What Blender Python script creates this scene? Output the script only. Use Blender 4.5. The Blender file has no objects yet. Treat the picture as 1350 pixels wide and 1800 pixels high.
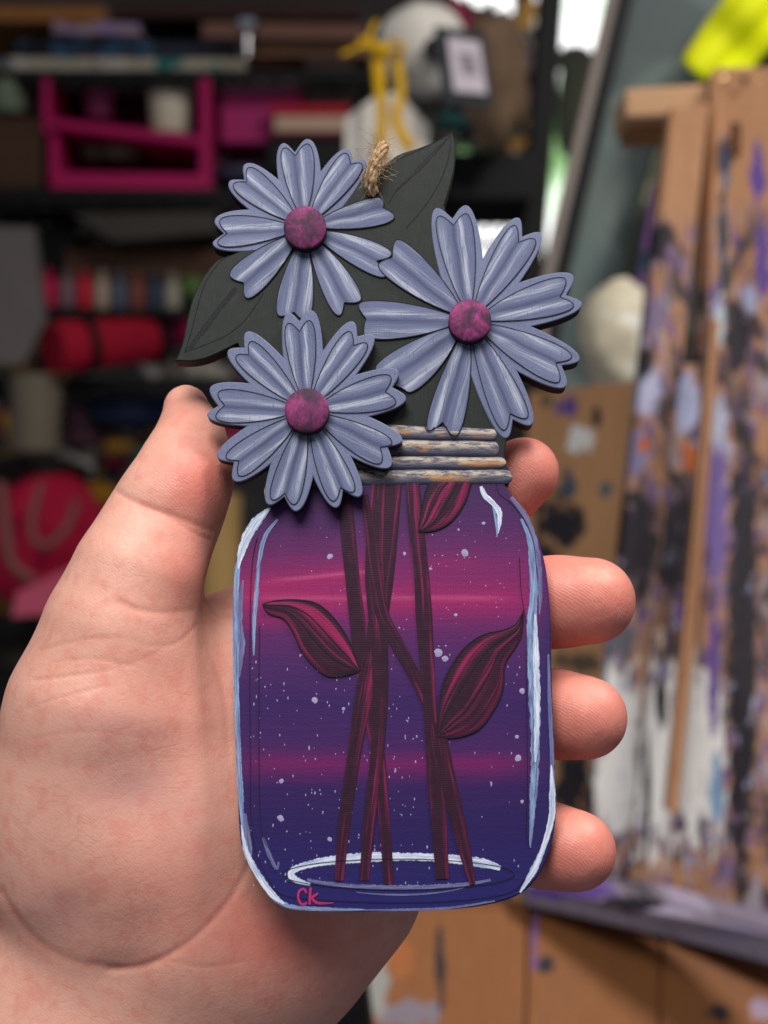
import bpy, bmesh, math, random
import numpy as np
from mathutils import Vector, Matrix, noise as mnoise

# ------------------------------------------------------------------ camera, world, lamps, exposure
SC = bpy.context.scene
COL = SC.collection
D = 0.30            # camera to ornament, metres
S = 0.00011         # metres per photograph pixel at the ornament
H_FRAME = 1800 * S
cam = bpy.data.cameras.new('camera'); camo = bpy.data.objects.new('camera', cam); COL.objects.link(camo)
camo.location = (0, -D, 0); camo.rotation_euler = (math.radians(90), 0, 0)
cam.sensor_fit = 'VERTICAL'; cam.sensor_height = 24.0
cam.lens = 24.0 / (H_FRAME / D)
cam.clip_start = 0.01; cam.clip_end = 50
cam.dof.use_dof = True; cam.dof.focus_distance = D; cam.dof.aperture_fstop = cam.lens / 3.9
SC.camera = camo
SC.render.resolution_x = 768; SC.render.resolution_y = 1024
world = bpy.data.worlds.new('World'); SC.world = world; world.use_nodes = True
world.node_tree.nodes['Background'].inputs[0].default_value = (0.80, 0.86, 1.0, 1)
world.node_tree.nodes['Background'].inputs[1].default_value = 0.17

def area(name, loc, target, size, energy, color=(1, 1, 1), spread=180):
    l = bpy.data.lights.new(name, 'AREA'); l.energy = energy; l.size = size; l.color = color
    l.shape = 'DISK'; l.spread = math.radians(spread)
    o = bpy.data.objects.new(name, l); COL.objects.link(o); o.location = loc
    d = Vector(target) - Vector(loc); o.rotation_euler = d.to_track_quat('-Z', 'Y').to_euler()
    return o
area('ceiling_lamp', (-0.12, -0.40, 0.52), (0, 0, -0.03), 0.42, 3.0, (1.0, 0.965, 0.93), 130)
area('room_lamp', (0.75, -0.1, 1.1), (0.42, 0.5, -0.05), 0.4, 8.5, (1.0, 0.94, 0.88), 110)
SC.view_settings.view_transform = 'Standard'; SC.view_settings.look = 'None'
SC.view_settings.exposure = 0.0; SC.view_settings.gamma = 1.0; SC.view_settings.use_curve_mapping = False
SC.cycles.use_denoising = True
SC.cycles.max_bounces = 6

rng = random.Random(7)
# ------------------------------------------------------------------ node helper
def lin(r, g, b):
    f = lambda c: (c / 255 / 12.92) if c / 255 <= 0.04045 else ((c / 255 + 0.055) / 1.055) ** 2.4
    return (f(r), f(g), f(b), 1.0)
class G:
    def __init__(s, name):
        s.mat = bpy.data.materials.new(name); s.mat.use_nodes = True
        s.t = s.mat.node_tree; s.n = s.t.nodes; s.b = s.n['Principled BSDF']; s.out = s.n['Material Output']
    def put(s, sock, v):
        if isinstance(v, bpy.types.NodeSocket): s.t.links.new(v, sock)
        elif v is not None: sock.default_value = v
    def m(s, op, a, b=None, c=None, clamp=False):
        n = s.n.new('ShaderNodeMath'); n.operation = op; n.use_clamp = clamp
        s.put(n.inputs[0], a); s.put(n.inputs[1], b); s.put(n.inputs[2], c)
        return n.outputs[0]
    def add(s, a, b): return s.m('ADD', a, b)
    def sub(s, a, b): return s.m('SUBTRACT', a, b)
    def mul(s, a, b, clamp=False): return s.m('MULTIPLY', a, b, clamp=clamp)
    def gauss(s, x, c, w):
        q = s.m('DIVIDE', s.sub(x, c), w); return s.m('EXPONENT', s.mul(s.mul(q, q), -1.0))
    def step(s, x, a, b):            # smooth ramp 0..1 between a and b
        n = s.n.new('ShaderNodeMapRange'); n.interpolation_type = 'SMOOTHSTEP'
        s.put(n.inputs[0], x); n.inputs[1].default_value = a; n.inputs[2].default_value = b
        return n.outputs[0]
    def win(s, x, a, b, e): return s.mul(s.step(x, a - e, a + e), s.sub(1.0, s.step(x, b - e, b + e)))
    def tc(s, which='Object'): return s.n.new('ShaderNodeTexCoord').outputs[which]
    def uv(s): return s.n.new('ShaderNodeUVMap').outputs[0]
    def sep(s, v):
        n = s.n.new('ShaderNodeSeparateXYZ'); s.put(n.inputs[0], v); return n.outputs[0], n.outputs[1], n.outputs[2]
    def comb(s, x, y, z=0.0):
        n = s.n.new('ShaderNodeCombineXYZ'); s.put(n.inputs[0], x); s.put(n.inputs[1], y); s.put(n.inputs[2], z); return n.outputs[0]
    def scale(s, v, sc):
        n = s.n.new('ShaderNodeMapping'); s.put(n.inputs[0], v); n.inputs[3].default_value = sc; return n.outputs[0]
    def noise(s, v, sc=5.0, det=3.0, rough=0.55, dist=0.0, col=False):
        n = s.n.new('ShaderNodeTexNoise'); s.put(n.inputs['Vector'], v); n.inputs['Scale'].default_value = sc
        n.inputs['Detail'].default_value = det; n.inputs['Roughness'].default_value = rough; n.inputs['Distortion'].default_value = dist
        return n.outputs['Color'] if col else n.outputs['Fac']
    def voro(s, v, sc, feat='F1'):
        n = s.n.new('ShaderNodeTexVoronoi'); n.feature = feat; s.put(n.inputs['Vector'], v); n.inputs['Scale'].default_value = sc
        return n.outputs['Distance']
    def wave(s, v, sc, dist=0.0, direction='X'):
        n = s.n.new('ShaderNodeTexWave'); n.bands_direction = direction; s.put(n.inputs['Vector'], v)
        n.inputs['Scale'].default_value = sc; n.inputs['Distortion'].default_value = dist; n.inputs['Detail Scale'].default_value = 0.6
        return n.outputs['Fac']
    def mix(s, f, a, b):
        n = s.n.new('ShaderNodeMix'); n.data_type = 'RGBA'; n.clamp_factor = True
        s.put(n.inputs[0], f); s.put(n.inputs[6], a); s.put(n.inputs[7], b); return n.outputs[2]
    def mulc(s, f, a, b):
        n = s.n.new('ShaderNodeMix'); n.data_type = 'RGBA'; n.blend_type = 'MULTIPLY'
        s.put(n.inputs[0], f); s.put(n.inputs[6], a); s.put(n.inputs[7], b); return n.outputs[2]
    def ramp(s, f, stops):
        n = s.n.new('ShaderNodeValToRGB'); s.put(n.inputs[0], f); e = n.color_ramp.elements
        while len(e) > 1: e.remove(e[-1])
        e[0].position, e[0].color = stops[0]
        for p, c in stops[1:]:
            k = e.new(p); k.color = c
        return n.outputs[0]
    def rand(s): return s.n.new('ShaderNodeObjectInfo').outputs['Random']
    def attr(s, name): 
        n = s.n.new('ShaderNodeAttribute'); n.attribute_name = name; return n.outputs['Fac']
    def bump(s, h, strength=0.3, dist=0.001, prev=None):
        n = s.n.new('ShaderNodeBump'); s.put(n.inputs['Height'], h); n.inputs['Strength'].default_value = strength
        n.inputs['Distance'].default_value = dist
        if prev is not None: s.put(n.inputs['Normal'], prev)
        return n.outputs[0]
    def done(s, color, rough=0.5, normal=None, spec=0.2, **kw):
        s.put(s.b.inputs['Base Color'], color); s.put(s.b.inputs['Roughness'], rough)
        s.put(s.b.inputs['Specular IOR Level'], spec)
        if normal is not None: s.put(s.b.inputs['Normal'], normal)
        for k, v in kw.items(): s.put(s.b.inputs[k], v)
        return s.mat
def grey(v): return (v, v, v, 1)

# ------------------------------------------------------------------ mesh helpers
def mk(name, verts, faces, mats, parent=None, midx=None, uv=None, smooth=False):
    me = bpy.data.meshes.new(name); me.from_pydata([tuple(map(float, v)) for v in verts], [], [tuple(f) for f in faces])
    for m in (mats if isinstance(mats, (list, tuple)) else [mats]): me.materials.append(m)
    if midx is not None: me.polygons.foreach_set('material_index', midx)
    if uv is not None:
        L = me.uv_layers.new(name='UVMap'); vi = np.empty(len(me.loops), dtype=np.int32); me.loops.foreach_get('vertex_index', vi)
        L.data.foreach_set('uv', np.asarray(uv, dtype=np.float32)[vi].ravel())
    if smooth: me.polygons.foreach_set('use_smooth', [True] * len(me.polygons))
    me.update()
    o = bpy.data.objects.new(name, me); COL.objects.link(o)
    if parent is not None: o.parent = parent
    return o
def tag(o, label, cat, group=None, kind=None):
    o['label'] = label; o['category'] = cat
    if group: o['group'] = group
    if kind: o['kind'] = kind
    return o
def thing(name, loc, label, cat, group=None):
    o = bpy.data.objects.new(name, None); COL.objects.link(o); o.location = loc; o.empty_display_size = 0.02
    return tag(o, label, cat, group)
def W(px, py, y=0.0):
    k = (D + y) / D
    return Vector(((px - 675) * S * k, y, (900 - py) * S * k))
def bez(p0, p1, p2, p3, n):
    p0, p1, p2, p3 = map(np.asarray, (p0, p1, p2, p3)); t = np.linspace(0, 1, n)[:, None]
    return (1-t)**3*p0 + 3*(1-t)**2*t*p1 + 3*(1-t)*t*t*p2 + t**3*p3
def spline(pts, n=8, closed=False):
    P = np.asarray(pts, float); N = len(P); out = []
    for i in range(N if closed else N - 1):
        g = lambda j: P[j % N] if closed else P[min(max(j, 0), N - 1)]
        a, b, c, d = g(i-1), g(i), g(i+1), g(i+2)
        for t in np.linspace(0, 1, n, endpoint=False):
            out.append(0.5*((2*b) + (c-a)*t + (2*a-5*b+4*c-d)*t*t + (3*b-a-3*c+d)*t**3))
    if not closed: out.append(P[-1])
    return np.array(out)
def tube_geo(pts, rad, sides=8, cap=True):
    P = np.asarray(pts, float); n = len(P); V = []; F = []
    up = np.array([0.31, 0.52, 0.79])
    for i in range(n):
        t = P[min(i+1, n-1)] - P[max(i-1, 0)]; t /= (np.linalg.norm(t) + 1e-12)
        a = np.cross(t, up); a /= (np.linalg.norm(a) + 1e-12); b = np.cross(t, a)
        r = rad[i] if hasattr(rad, '__len__') else rad
        for k in range(sides):
            an = 2*math.pi*k/sides; V.append(P[i] + r*(math.cos(an)*a + math.sin(an)*b))
    for i in range(n-1):
        for k in range(sides):
            F.append((i*sides+k, i*sides+(k+1) % sides, (i+1)*sides+(k+1) % sides, (i+1)*sides+k))
    if cap:
        F.append(tuple(range(sides))[::-1]); F.append(tuple((n-1)*sides+k for k in range(sides)))
    return V, F
# ------------------------------------------------------------------ the ornament: local frame
TILT = math.radians(-10)
c_, s_ = math.cos(TILT), math.sin(TILT)
AX_V = np.array([0, -s_, c_]); AX_N = np.array([0, -c_, -s_])
def _loc(px, py, h):
    r = np.array([(px - 675) * S, D, (900 - py) * S]); O = np.array([0, -D, 0.0])
    t = (h - O @ AX_N) / (r @ AX_N); P = O + t * r
    return P[0], P @ AX_V
U0, V0 = _loc(690, 1600, 0)
def L(px, py, h=0.0):               # photograph pixel -> ornament coordinates (h above the board, mm)
    h = h / 1000; u, v = _loc(px, py, h); return (u - U0, v - V0, h)
ORN = thing('painted_jar_ornament', (0, 0, 0), 'painted wooden mason jar ornament with three blue flowers, held in the hand', 'ornament')
ORN.matrix_world = Matrix(((1, 0, 0, U0), (0, -s_, -c_, V0 * -s_), (0, c_, -s_, V0 * c_), (0, 0, 0, 1)))

def pxuv(p): return (p[0] / 1000, p[1] / 1000)
def plate(name, pts, h0, h1, mats, parent, bev=0.25, uvf=pxuv):
    """cut board: front face at h1, sides down to h0 (mm), small bevel; mats = [front, side]"""
    P = np.asarray(pts, float)
    keep = [i for i in range(len(P)) if np.linalg.norm(P[i] - P[i-1]) > 0.25]; P = P[keep]
    area2 = np.sum(P[:, 0]*np.roll(P[:, 1], -1) - np.roll(P[:, 0], -1)*P[:, 1])
    if area2 > 0: P = P[::-1]      # photo y points down
    n = len(P); e = np.roll(P, -1, 0) - P; e /= (np.linalg.norm(e, axis=1)[:, None] + 1e-9)
    nn = np.stack([e[:, 1], -e[:, 0]], 1)            # outward candidate
    mv = nn + np.roll(nn, 1, 0); ln = np.linalg.norm(mv, axis=1)[:, None]; mv = mv / np.maximum(ln, 0.5)
    b = bev / 0.11
    I = P - mv * b * (1 if _outward(P, nn) else -1)
    at = lambda p, h: L(p[0], p[1], h1)[:2] + (h/1000,)          # straight cut: same outline at every depth
    V = [at(p, h1) for p in I] + [at(p, h1 - bev) for p in P] + [at(p, h0) for p in P]
    uv = [uvf(p) for p in I] + [uvf(p) for p in P] * 2
    F = [tuple(range(n))]; mi = [0]
    for i in range(n):
        j = (i+1) % n
        F.append((n+i, n+j, j, i)); mi.append(0)
        F.append((2*n+i, 2*n+j, n+j, n+i)); mi.append(1)
    F.append(tuple(range(2*n, 3*n))[::-1]); mi.append(1)
    return mk(name, V, F, mats, parent, mi, uv)
def _outward(P, nn):
    c = P[:, 0].argmax(); return (nn[c] + nn[c-1])[0] > 0
def ribbon(name, line, width, h, mat, parent, thick=0.0, vscale=100.0):
    """brush stroke / engraved line: width in px (number or list); u across -1..1, v along"""
    P = np.asarray(line, float); n = len(P)
    w = np.interp(np.linspace(0, 1, n), np.linspace(0, 1, len(width)), width) if hasattr(width, '__len__') else np.full(n, width)
    t = np.gradient(P, axis=0); t /= (np.linalg.norm(t, axis=1)[:, None] + 1e-9); nr = np.stack([-t[:, 1], t[:, 0]], 1)
    s = np.concatenate([[0], np.cumsum(np.linalg.norm(np.diff(P, axis=0), axis=1))]) / vscale
    cols = [(-1, 0), (-0.8, thick), (0.8, thick), (1, 0)] if thick else [(-1, 0), (1, 0)]
    V = []; UV = []
    for i in range(n):
        for u, hh in cols:
            q = P[i] + nr[i]*u*w[i]/2; V.append(L(q[0], q[1], h + hh)); UV.append((u, s[i]))
    k = len(cols); F = []
    for i in range(n-1):
        for j in range(k-1): F.append((i*k+j, (i+1)*k+j, (i+1)*k+j+1, i*k+j+1))
    a, b, c = [np.array(V[x]) for x in F[0][:3]]
    if np.cross(b-a, c-a)[2] < 0: F = [f[::-1] for f in F]
    return mk(name, V, F, mat, parent, uv=UV)

# ---- materials of the ornament
def m_edge():
    g = G('burnt_edge'); o = g.tc(); n = g.noise(g.scale(o, (900, 900, 2500)), 1.0)
    return g.done(g.mix(n, lin(24, 17, 18), lin(48, 34, 32)), 0.7)
EDGE = m_edge()
def m_line(name, c):
    g = G(name); n = g.noise(g.scale(g.tc(), (2500, 2500, 1)), 1.0); return g.done(g.mix(n, c, lin(38, 32, 44)), 0.8)
LINE = m_line('engraved_line', lin(22, 20, 30))
def grain(g, fine=True):            # brushed acrylic over vertical plywood grain
    o = g.tc()
    a = g.noise(g.scale(o, (4200, 260, 1)), 1.0, 3.0, 0.6)
    b = g.noise(g.scale(o, (420, 420, 1)), 1.0, 4.0, 0.6)
    c = g.noise(g.scale(o, (1500, 2200, 1)), 1.0, 2.0)
    return a, b, c
def m_green():
    g = G('dark_green_paint'); a, b, c = grain(g)
    col = g.mix(b, lin(23, 28, 25), lin(37, 42, 38))
    col = g.mix(g.mul(g.step(a, 0.45, 0.75), 0.28), col, lin(58, 62, 58))
    return g.done(col, 0.55, g.bump(g.add(a, g.mul(c, 0.6)), 0.25, 0.00012))
GREEN = m_green()
def m_petal(name, border=False):
    g = G(name); u, v, _ = g.sep(g.uv()); a, b, c = grain(g); r = g.rand()
    jit = g.mul(g.sub(g.noise(g.scale(g.tc(), (160, 160, 1)), 1.0, 1.0), 0.5), 0.16)
    uu = g.add(u, jit)
    st = g.noise(g.comb(g.mul(uu, 7.0), g.mul(v, 1.3), g.mul(r, 37.0)), 1.0, 4.0, 0.6)
    deep, light = lin(64, 69, 100), lin(166, 172, 188)
    br = g.noise(g.comb(g.mul(uu, 22.0), g.mul(v, 2.2), g.mul(r, 17.0)), 1.0, 3.0, 0.6)
    col = g.mix(b, lin(84, 92, 122), lin(104, 112, 142))
    col = g.mulc(1.0, col, g.ramp(g.m('FRACT', g.mul(r, 7.3)), [(0.0, (0.84, 0.85, 0.88, 1)), (1.0, (1.14, 1.13, 1.08, 1))]))
    col = g.mix(g.mul(g.step(br, 0.45, 0.7), 0.35), col, lin(120, 127, 164))
    if border:
        col = g.mix(g.mul(c, 0.6), col, lin(126, 132, 158))
    else:
        au = g.m('ABSOLUTE', uu)
        # dark fold in the middle, dark outer flanks, dark base
        col = g.mix(g.mul(g.gauss(uu, -0.06, 0.12), 0.8), col, deep)
        col = g.mix(g.mul(g.step(au, 0.6, 1.0), 0.55), col, deep)
        col = g.mix(g.mul(g.sub(1.0, g.step(v, 0.0, 0.22)), 0.5), col, lin(84, 96, 130))
        k1 = g.mul(g.gauss(uu, g.add(0.15, g.mul(v, 0.20)), 0.13), g.win(v, 0.08, 0.95, 0.12))
        k2 = g.mul(g.gauss(uu, g.sub(-0.50, g.mul(v, 0.12)), 0.16), g.win(v, 0.05, 0.9, 0.14))
        w1 = g.add(0.45, g.mul(r, 1.0)); w2 = g.sub(1.45, g.mul(r, 1.0))
        hl = g.add(g.mul(k1, w1), g.mul(k2, w2))
        hl = g.mul(g.mul(hl, g.step(st, 0.30, 0.62)), g.add(0.35, g.step(br, 0.3, 0.6)), clamp=True)
        col = g.mix(g.mul(hl, 0.95), col, light)
        rim = g.mul(g.gauss(au, 0.88, 0.07), g.step(st, 0.45, 0.65))
        col = g.mix(g.mul(rim, 0.5), col, light)
    scr = g.mul(g.step(a, 0.52, 0.68), g.mul(g.step(b, 0.42, 0.62), 0.7))
    col = g.mix(scr, col, lin(78, 82, 112))
    return g.done(col, 0.52, g.bump(g.add(g.add(a, c), g.mul(st, 0.7)), 0.3, 0.00012))
PETAL = m_petal('petal_paint'); BORDER = m_petal('petal_border_paint', True)
def m_disc():
    g = G('flower_centre_paint'); o = g.tc()
    n = g.noise(g.scale(o, (240, 240, 1)), 1.0, 3.0, 0.6, 0.6); f = g.noise(g.scale(o, (1900, 900, 1)), 1.0, 4.0, 0.7)
    s = g.add(g.mul(n, 0.75), g.mul(f, 0.35))
    col = g.ramp(s, [(0.38, lin(54, 34, 52)), (0.5, lin(74, 40, 66)), (0.6, lin(112, 44, 88)), (0.72, lin(152, 62, 116))])
    return g.done(col, 0.6, g.bump(f, 0.4, 0.00015))
DISC = m_disc()
def m_sky():
    g = G('night_sky_paint'); x, y, _ = g.sep(g.uv()); a, b, c = grain(g)
    hz = g.noise(g.comb(g.mul(x, 4.0), g.mul(y, 42.0)), 1.0, 4.0, 0.6)
    hz2 = g.noise(g.comb(g.mul(x, 9.0), g.mul(y, 150.0)), 1.0, 3.0, 0.6)
    yy = g.add(y, g.mul(g.sub(hz, 0.5), 0.05))
    t = g.m('DIVIDE', g.sub(yy, 0.84), 0.77)
    k = lambda p: (p / 1000 - 0.84) / 0.77
    col = g.ramp(t, [(k(845), lin(72, 42, 92)), (k(920), lin(86, 44, 102)), (k(965), lin(112, 44, 106)), (k(1010), lin(138, 42, 108)), (k(1060), lin(142, 42, 108)),
                     (k(1110), lin(106, 42, 106)), (k(1170), lin(82, 42, 106)), (k(1240), lin(64, 38, 102)), (k(1310), lin(76, 40, 104)),
                     (k(1345), lin(96, 38, 102)), (k(1385), lin(60, 36, 98)), (k(1450), lin(50, 36, 98)), (k(1600), lin(42, 42, 112))])
    def streak(col, x0, x1, e, yc, slope, xr, sig, amt, c, nz):
        yl = g.add(yc, g.mul(g.sub(x, xr), slope))
        f = g.mul(g.gauss(g.add(y, g.mul(g.sub(hz2, 0.5), sig*0.9)), yl, sig), g.win(x, x0, x1, e))
        f = g.mul(g.mul(f, amt), g.add(0.35, nz), clamp=True)
        return g.mix(f, col, c)
    col = streak(col, 0.40, 0.66, 0.03, 1.012, -0.14, 0.62, 0.022, 0.75, lin(176, 40, 104), hz2)
    col = streak(col, 0.40, 0.92, 0.06, 1.056, 0.0, 0.6, 0.026, 0.7, lin(180, 40, 106), hz2)
    col = streak(col, 0.49, 0.66, 0.05, 1.008, -0.10, 0.62, 0.004, 0.85, lin(206, 84, 138), hz2)
    col = streak(col, 0.46, 0.88, 0.05, 1.0525, 0.0, 0.6, 0.005, 0.7, lin(204, 84, 136), hz2)
    col = streak(col, 0.74, 0.84, 0.04, 0.990, -0.03, 0.8, 0.010, 0.5, lin(160, 38, 102), hz2)
    col = streak(col, 0.40, 0.55, 0.05, 1.095, 0.0, 0.5, 0.010, 0.6, lin(160, 34, 104), hz2)
    col = streak(col, 0.44, 0.90, 0.05, 1.343, 0.0, 0.6, 0.017, 0.62, lin(138, 34, 104), hz)
    col = g.mix(g.mul(g.step(x, 0.93, 0.965), 0.75), col, lin(48, 44, 104))
    col = g.mix(g.mul(g.step(a, 0.5, 0.75), 0.3), col, lin(58, 34, 84))
    col = g.mulc(1.0, col, (0.72, 0.72, 0.74, 1))
    return g.done(col, 0.5, g.bump(g.add(g.add(a, g.mul(c, 0.8)), hz2), 0.28, 0.00014), spec=0.2)
SKY = m_sky()
def m_stem(name, leaf=False):
    g = G(name); u, v, _ = g.sep(g.uv()); a, b, c = grain(g); r = g.rand()
    st = g.noise(g.comb(g.mul(u, 3.2 if leaf else 1.7), g.mul(v, 0.45 if not leaf else 0.8), g.mul(r, 53.0)), 1.0, 3.0, 0.6)
    col = g.mix(b, lin(38, 22, 36), lin(60, 30, 50))
    if leaf:
        col = g.mix(g.mul(g.step(st, 0.47, 0.66), 0.9), col, lin(152, 34, 86))
        col = g.mix(g.mul(g.step(g.m('ABSOLUTE', u), 0.72, 0.98), 0.85), col, lin(42, 22, 38))
    else:
        col = g.mix(g.mul(g.step(st, 0.52, 0.70), 0.75), col, lin(134, 34, 84))
        col = g.mix(g.mul(g.gauss(u, -0.62, 0.22), g.mul(g.step(st, 0.4, 0.66), 0.7)), col, lin(126, 34, 76))
    o = g.tc(); _, oy, _ = g.sep(o); ox, _, _ = g.sep(o)
    lines = g.m('SINE', g.add(g.mul(oy, 6.2832 / 0.00034), g.mul(g.noise(g.scale(o, (1500, 1500, 1)), 1.0), 5.0)))
    lines = g.mul(g.add(g.mul(lines, 0.5), 0.5), g.step(b, 0.35, 0.6))
    col = g.mix(g.mul(lines, 0.10), col, lin(34, 20, 32))
    return g.done(col, 0.5, g.bump(g.add(lines, g.mul(c, 0.9)), 0.16, 0.00012), spec=0.15)
STEM = m_stem('stem_paint'); LEAF = m_stem('jar_leaf_paint', True)
def m_stroke(name, c1, c2, cover=0.85):
    g = G(name); u, v, _ = g.sep(g.uv()); r = g.rand()
    st = g.noise(g.comb(g.mul(u, 3.0), g.mul(v, 2.0), g.mul(r, 31.0)), 1.0, 4.0, 0.65)
    n = g.noise(g.scale(g.tc(), (1600, 700, 1)), 1.0, 3.0)
    col = g.mix(g.step(st, 0.35, 0.65), c1, c2)
    edge = g.sub(1.0, g.step(g.add(g.m('ABSOLUTE', u), g.mul(g.sub(n, 0.5), 0.9)), 0.72, 0.98))
    al = g.mul(edge, g.add(cover, g.mul(g.sub(st, 0.5), 1.2)), clamp=True)
    return g.done(col, 0.4, g.bump(g.add(st, n), 0.15, 0.0002), Alpha=al)
WHITE = m_stroke('white_highlight_paint', lin(168, 190, 222), lin(220, 222, 234), 0.92)
PALE = m_stroke('pale_blue_highlight_paint', lin(112, 130, 176), lin(150, 176, 214), 0.74)
LILAC = m_stroke('lilac_highlight_paint', lin(104, 104, 150), lin(126, 130, 172), 0.75)
PINK = m_stroke('pink_signature_paint', lin(186, 40, 100), lin(206, 62, 118), 0.72)
def m_star():
    g = G('star_paint'); return g.done(g.mix(g.noise(g.scale(g.tc(), (900, 900, 1)), 1.0), lin(128, 120, 162), lin(176, 170, 198)), 0.45)
STAR = m_star()
def m_band():
    g = G('lid_band_paint'); u, v, _ = g.sep(g.uv()); r = g.rand(); off = g.mul(r, 41.0)
    n1 = g.noise(g.comb(g.add(g.mul(u, 1.6), off), g.mul(v, 1.2), off), 1.0, 3.0, 0.6)
    n2 = g.noise(g.comb(g.add(g.mul(u, 4.0), off), g.mul(v, 4.0), off), 1.0, 5.0, 0.7)
    n3 = g.noise(g.comb(g.add(g.mul(u, 30.0), off), g.mul(v, 12.0)), 1.0, 2.0)
    col = g.mix(n2, lin(48, 50, 68), lin(84, 84, 104))
    col = g.mix(g.mul(g.gauss(v, 0.50, 0.22), g.step(n1, 0.50, 0.62)), col, lin(164, 108, 44))
    col = g.mix(g.mul(g.gauss(v, 0.24, 0.26), g.step(n2, 0.38, 0.60)), col, lin(172, 160, 142))
    col = g.mix(g.mul(g.step(v, 0.8, 1.0), 0.6), col, lin(46, 46, 68))
    return g.done(col, 0.42, g.bump(g.add(n2, g.mul(n3, 0.6)), 0.4, 0.0003), spec=0.35)
BAND = m_band()
def m_twine():
    g = G('jute_fibre'); n = g.noise(g.scale(g.tc(), (1800, 900, 900)), 1.0, 4.0, 0.7)
    return g.done(g.ramp(n, [(0.3, lin(122, 92, 64)), (0.5, lin(176, 144, 108)), (0.7, lin(222, 198, 164))]), 0.8)
TWINE = m_twine()

# ---- backing board with its two leaves (dark green)
TH = -4.2
leaf_r = spline([(600, 300), (640, 300), (668, 294), (700, 272), (735, 260), (768, 247), (795, 231)], 6)[:-1].tolist() + \
         spline([(795, 231), (801, 262), (799, 295), (791, 330), (781, 362)], 6).tolist()
board = leaf_r + [(790, 400), (840, 520), (870, 640), (893, 760), (888, 790), (884, 815), (480, 815), (450, 700)] + \
        spline([(418, 604), (390, 618), (365, 629), (338, 635), (308, 634)], 5)[:-1].tolist() + \
        spline([(308, 634), (320, 604), (329, 560), (340, 520), (356, 488), (380, 459), (403, 449)], 5).tolist() + \
        [(470, 420), (530, 380), (570, 330)]
BOARD = plate('backing_board', board, TH, 0.0, [GREEN, EDGE], ORN)
def eline(pts, w, h, parent, n=8): return ribbon('engraved_line', spline(pts, n), w, h, LINE, parent)
for pts in ([(793, 236), (760, 275), (725, 310), (697, 336), (683, 358)], [(792, 240), (789, 275), (773, 320), (745, 365), (713, 402)],
            [(790, 236), (740, 262), (700, 280), (684, 290)],
            [(325, 618), (337, 580), (350, 530), (362, 495), (385, 462), (403, 449)], [(325, 620), (350, 585), (380, 545), (412, 505)],
            [(325, 619), (360, 606), (400, 588), (433, 560), (463, 516)]):
    eline(pts, 1.7, 0.03, BOARD)
# hatched midrib scratches
hv, hf = [], []
for (p, q, nn, ln) in (((330, 613), (412, 505), 52, 7), ((790, 243), (698, 336), 40, 4)):
    p, q = np.array(p, float), np.array(q, float); t = (q-p)/np.linalg.norm(q-p); nr = np.array([-t[1], t[0]])
    for i in range(nn):
        c = p + (q-p)*(i+0.5)/nn; a = c + nr*1.5; b = c + nr*(ln + rng.uniform(-2, 2)) + t*2
        k = len(hv); e = t*0.6
        hv += [L(*(a-e), 0.03), L(*(a+e), 0.03), L(*(b+e), 0.03), L(*(b-e), 0.03)]; hf.append((k, k+1, k+2, k+3))
ho = mk('engraved_hatching', hv, hf, LINE, BOARD); ho['kind'] = 'stuff'
# ---- flowers
def petal_geo(C, A, N, B, b, k=13.0, mw=8.0, r0=30.0):
    C, A, N, B = (np.asarray(p, float) for p in (C, A, N, B))
    d = N - C; d /= np.linalg.norm(d); n = np.array([-d[1], d[0]])
    def half(T):
        s = 1.0 if (T-C) @ n > 0 else -1.0; a = abs((T-C) @ n); l = (T-C) @ d - r0
        P0 = C + d*r0 + n*s*b
        c1 = bez(P0, C + d*(r0+0.40*l) + n*s*(a*0.95+mw), T + n*s*k - d*4, T, 14)
        c2 = bez(T, T - n*s*a*0.34 + d*1.5, N + d*max(3, ((T-N) @ d)*0.42) + n*s*a*0.30, N, 9)
        return np.concatenate([c1, c2[1:]])
    h1, h2 = half(A), half(B)
    am = max(abs((A-C) @ n), abs((B-C) @ n)) + k*0.75; lm = max((A-C) @ d, (B-C) @ d)
    uvf = lambda p: ((np.asarray(p)-C) @ n / am, ((np.asarray(p)-C) @ d - r0) / (lm - r0))
    return np.concatenate([h1, h2[::-1][1:]]), uvf
def grow(C, P, dn, dl=None):
    C, P = np.asarray(C, float), np.asarray(P, float); d = (P-C)/np.linalg.norm(P-C); return P + d*dn
Z1 = lambda x, y: (300 + x/3, 220 + y/3)
Z2 = lambda x, y: (600 + x/3, 220 + y/3)
Z4 = lambda x, y: (600 + x/3, 480 + y/3)
Z3 = lambda x, y: (340 + x/3, 520 + y/3)
C1, C2, C3 = Z1(708, 540), Z2(678, 1030), Z3(598, 605)
F1 = [(Z1(598, 120), Z1(657, 160), Z1(722, 98), 1), (Z1(925, 148), Z1(950, 205), Z1(1008, 205), 1), (Z1(1118, 392), Z1(1120, 435), Z1(1180, 482), 0),
      (Z1(1165, 680), Z1(1085, 715), Z1(1135, 795), 0), (Z1(1000, 925), Z1(915, 935), Z1(890, 1003), 0), (Z1(715, 1030), Z1(650, 985), Z1(572, 1005), 0),
      (Z1(398, 910), Z1(385, 830), Z1(312, 795), 0), (Z1(248, 622), Z1(298, 570), Z1(258, 505), 1), (Z1(330, 312), Z1(402, 298), Z1(408, 225), 1)]
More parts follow.
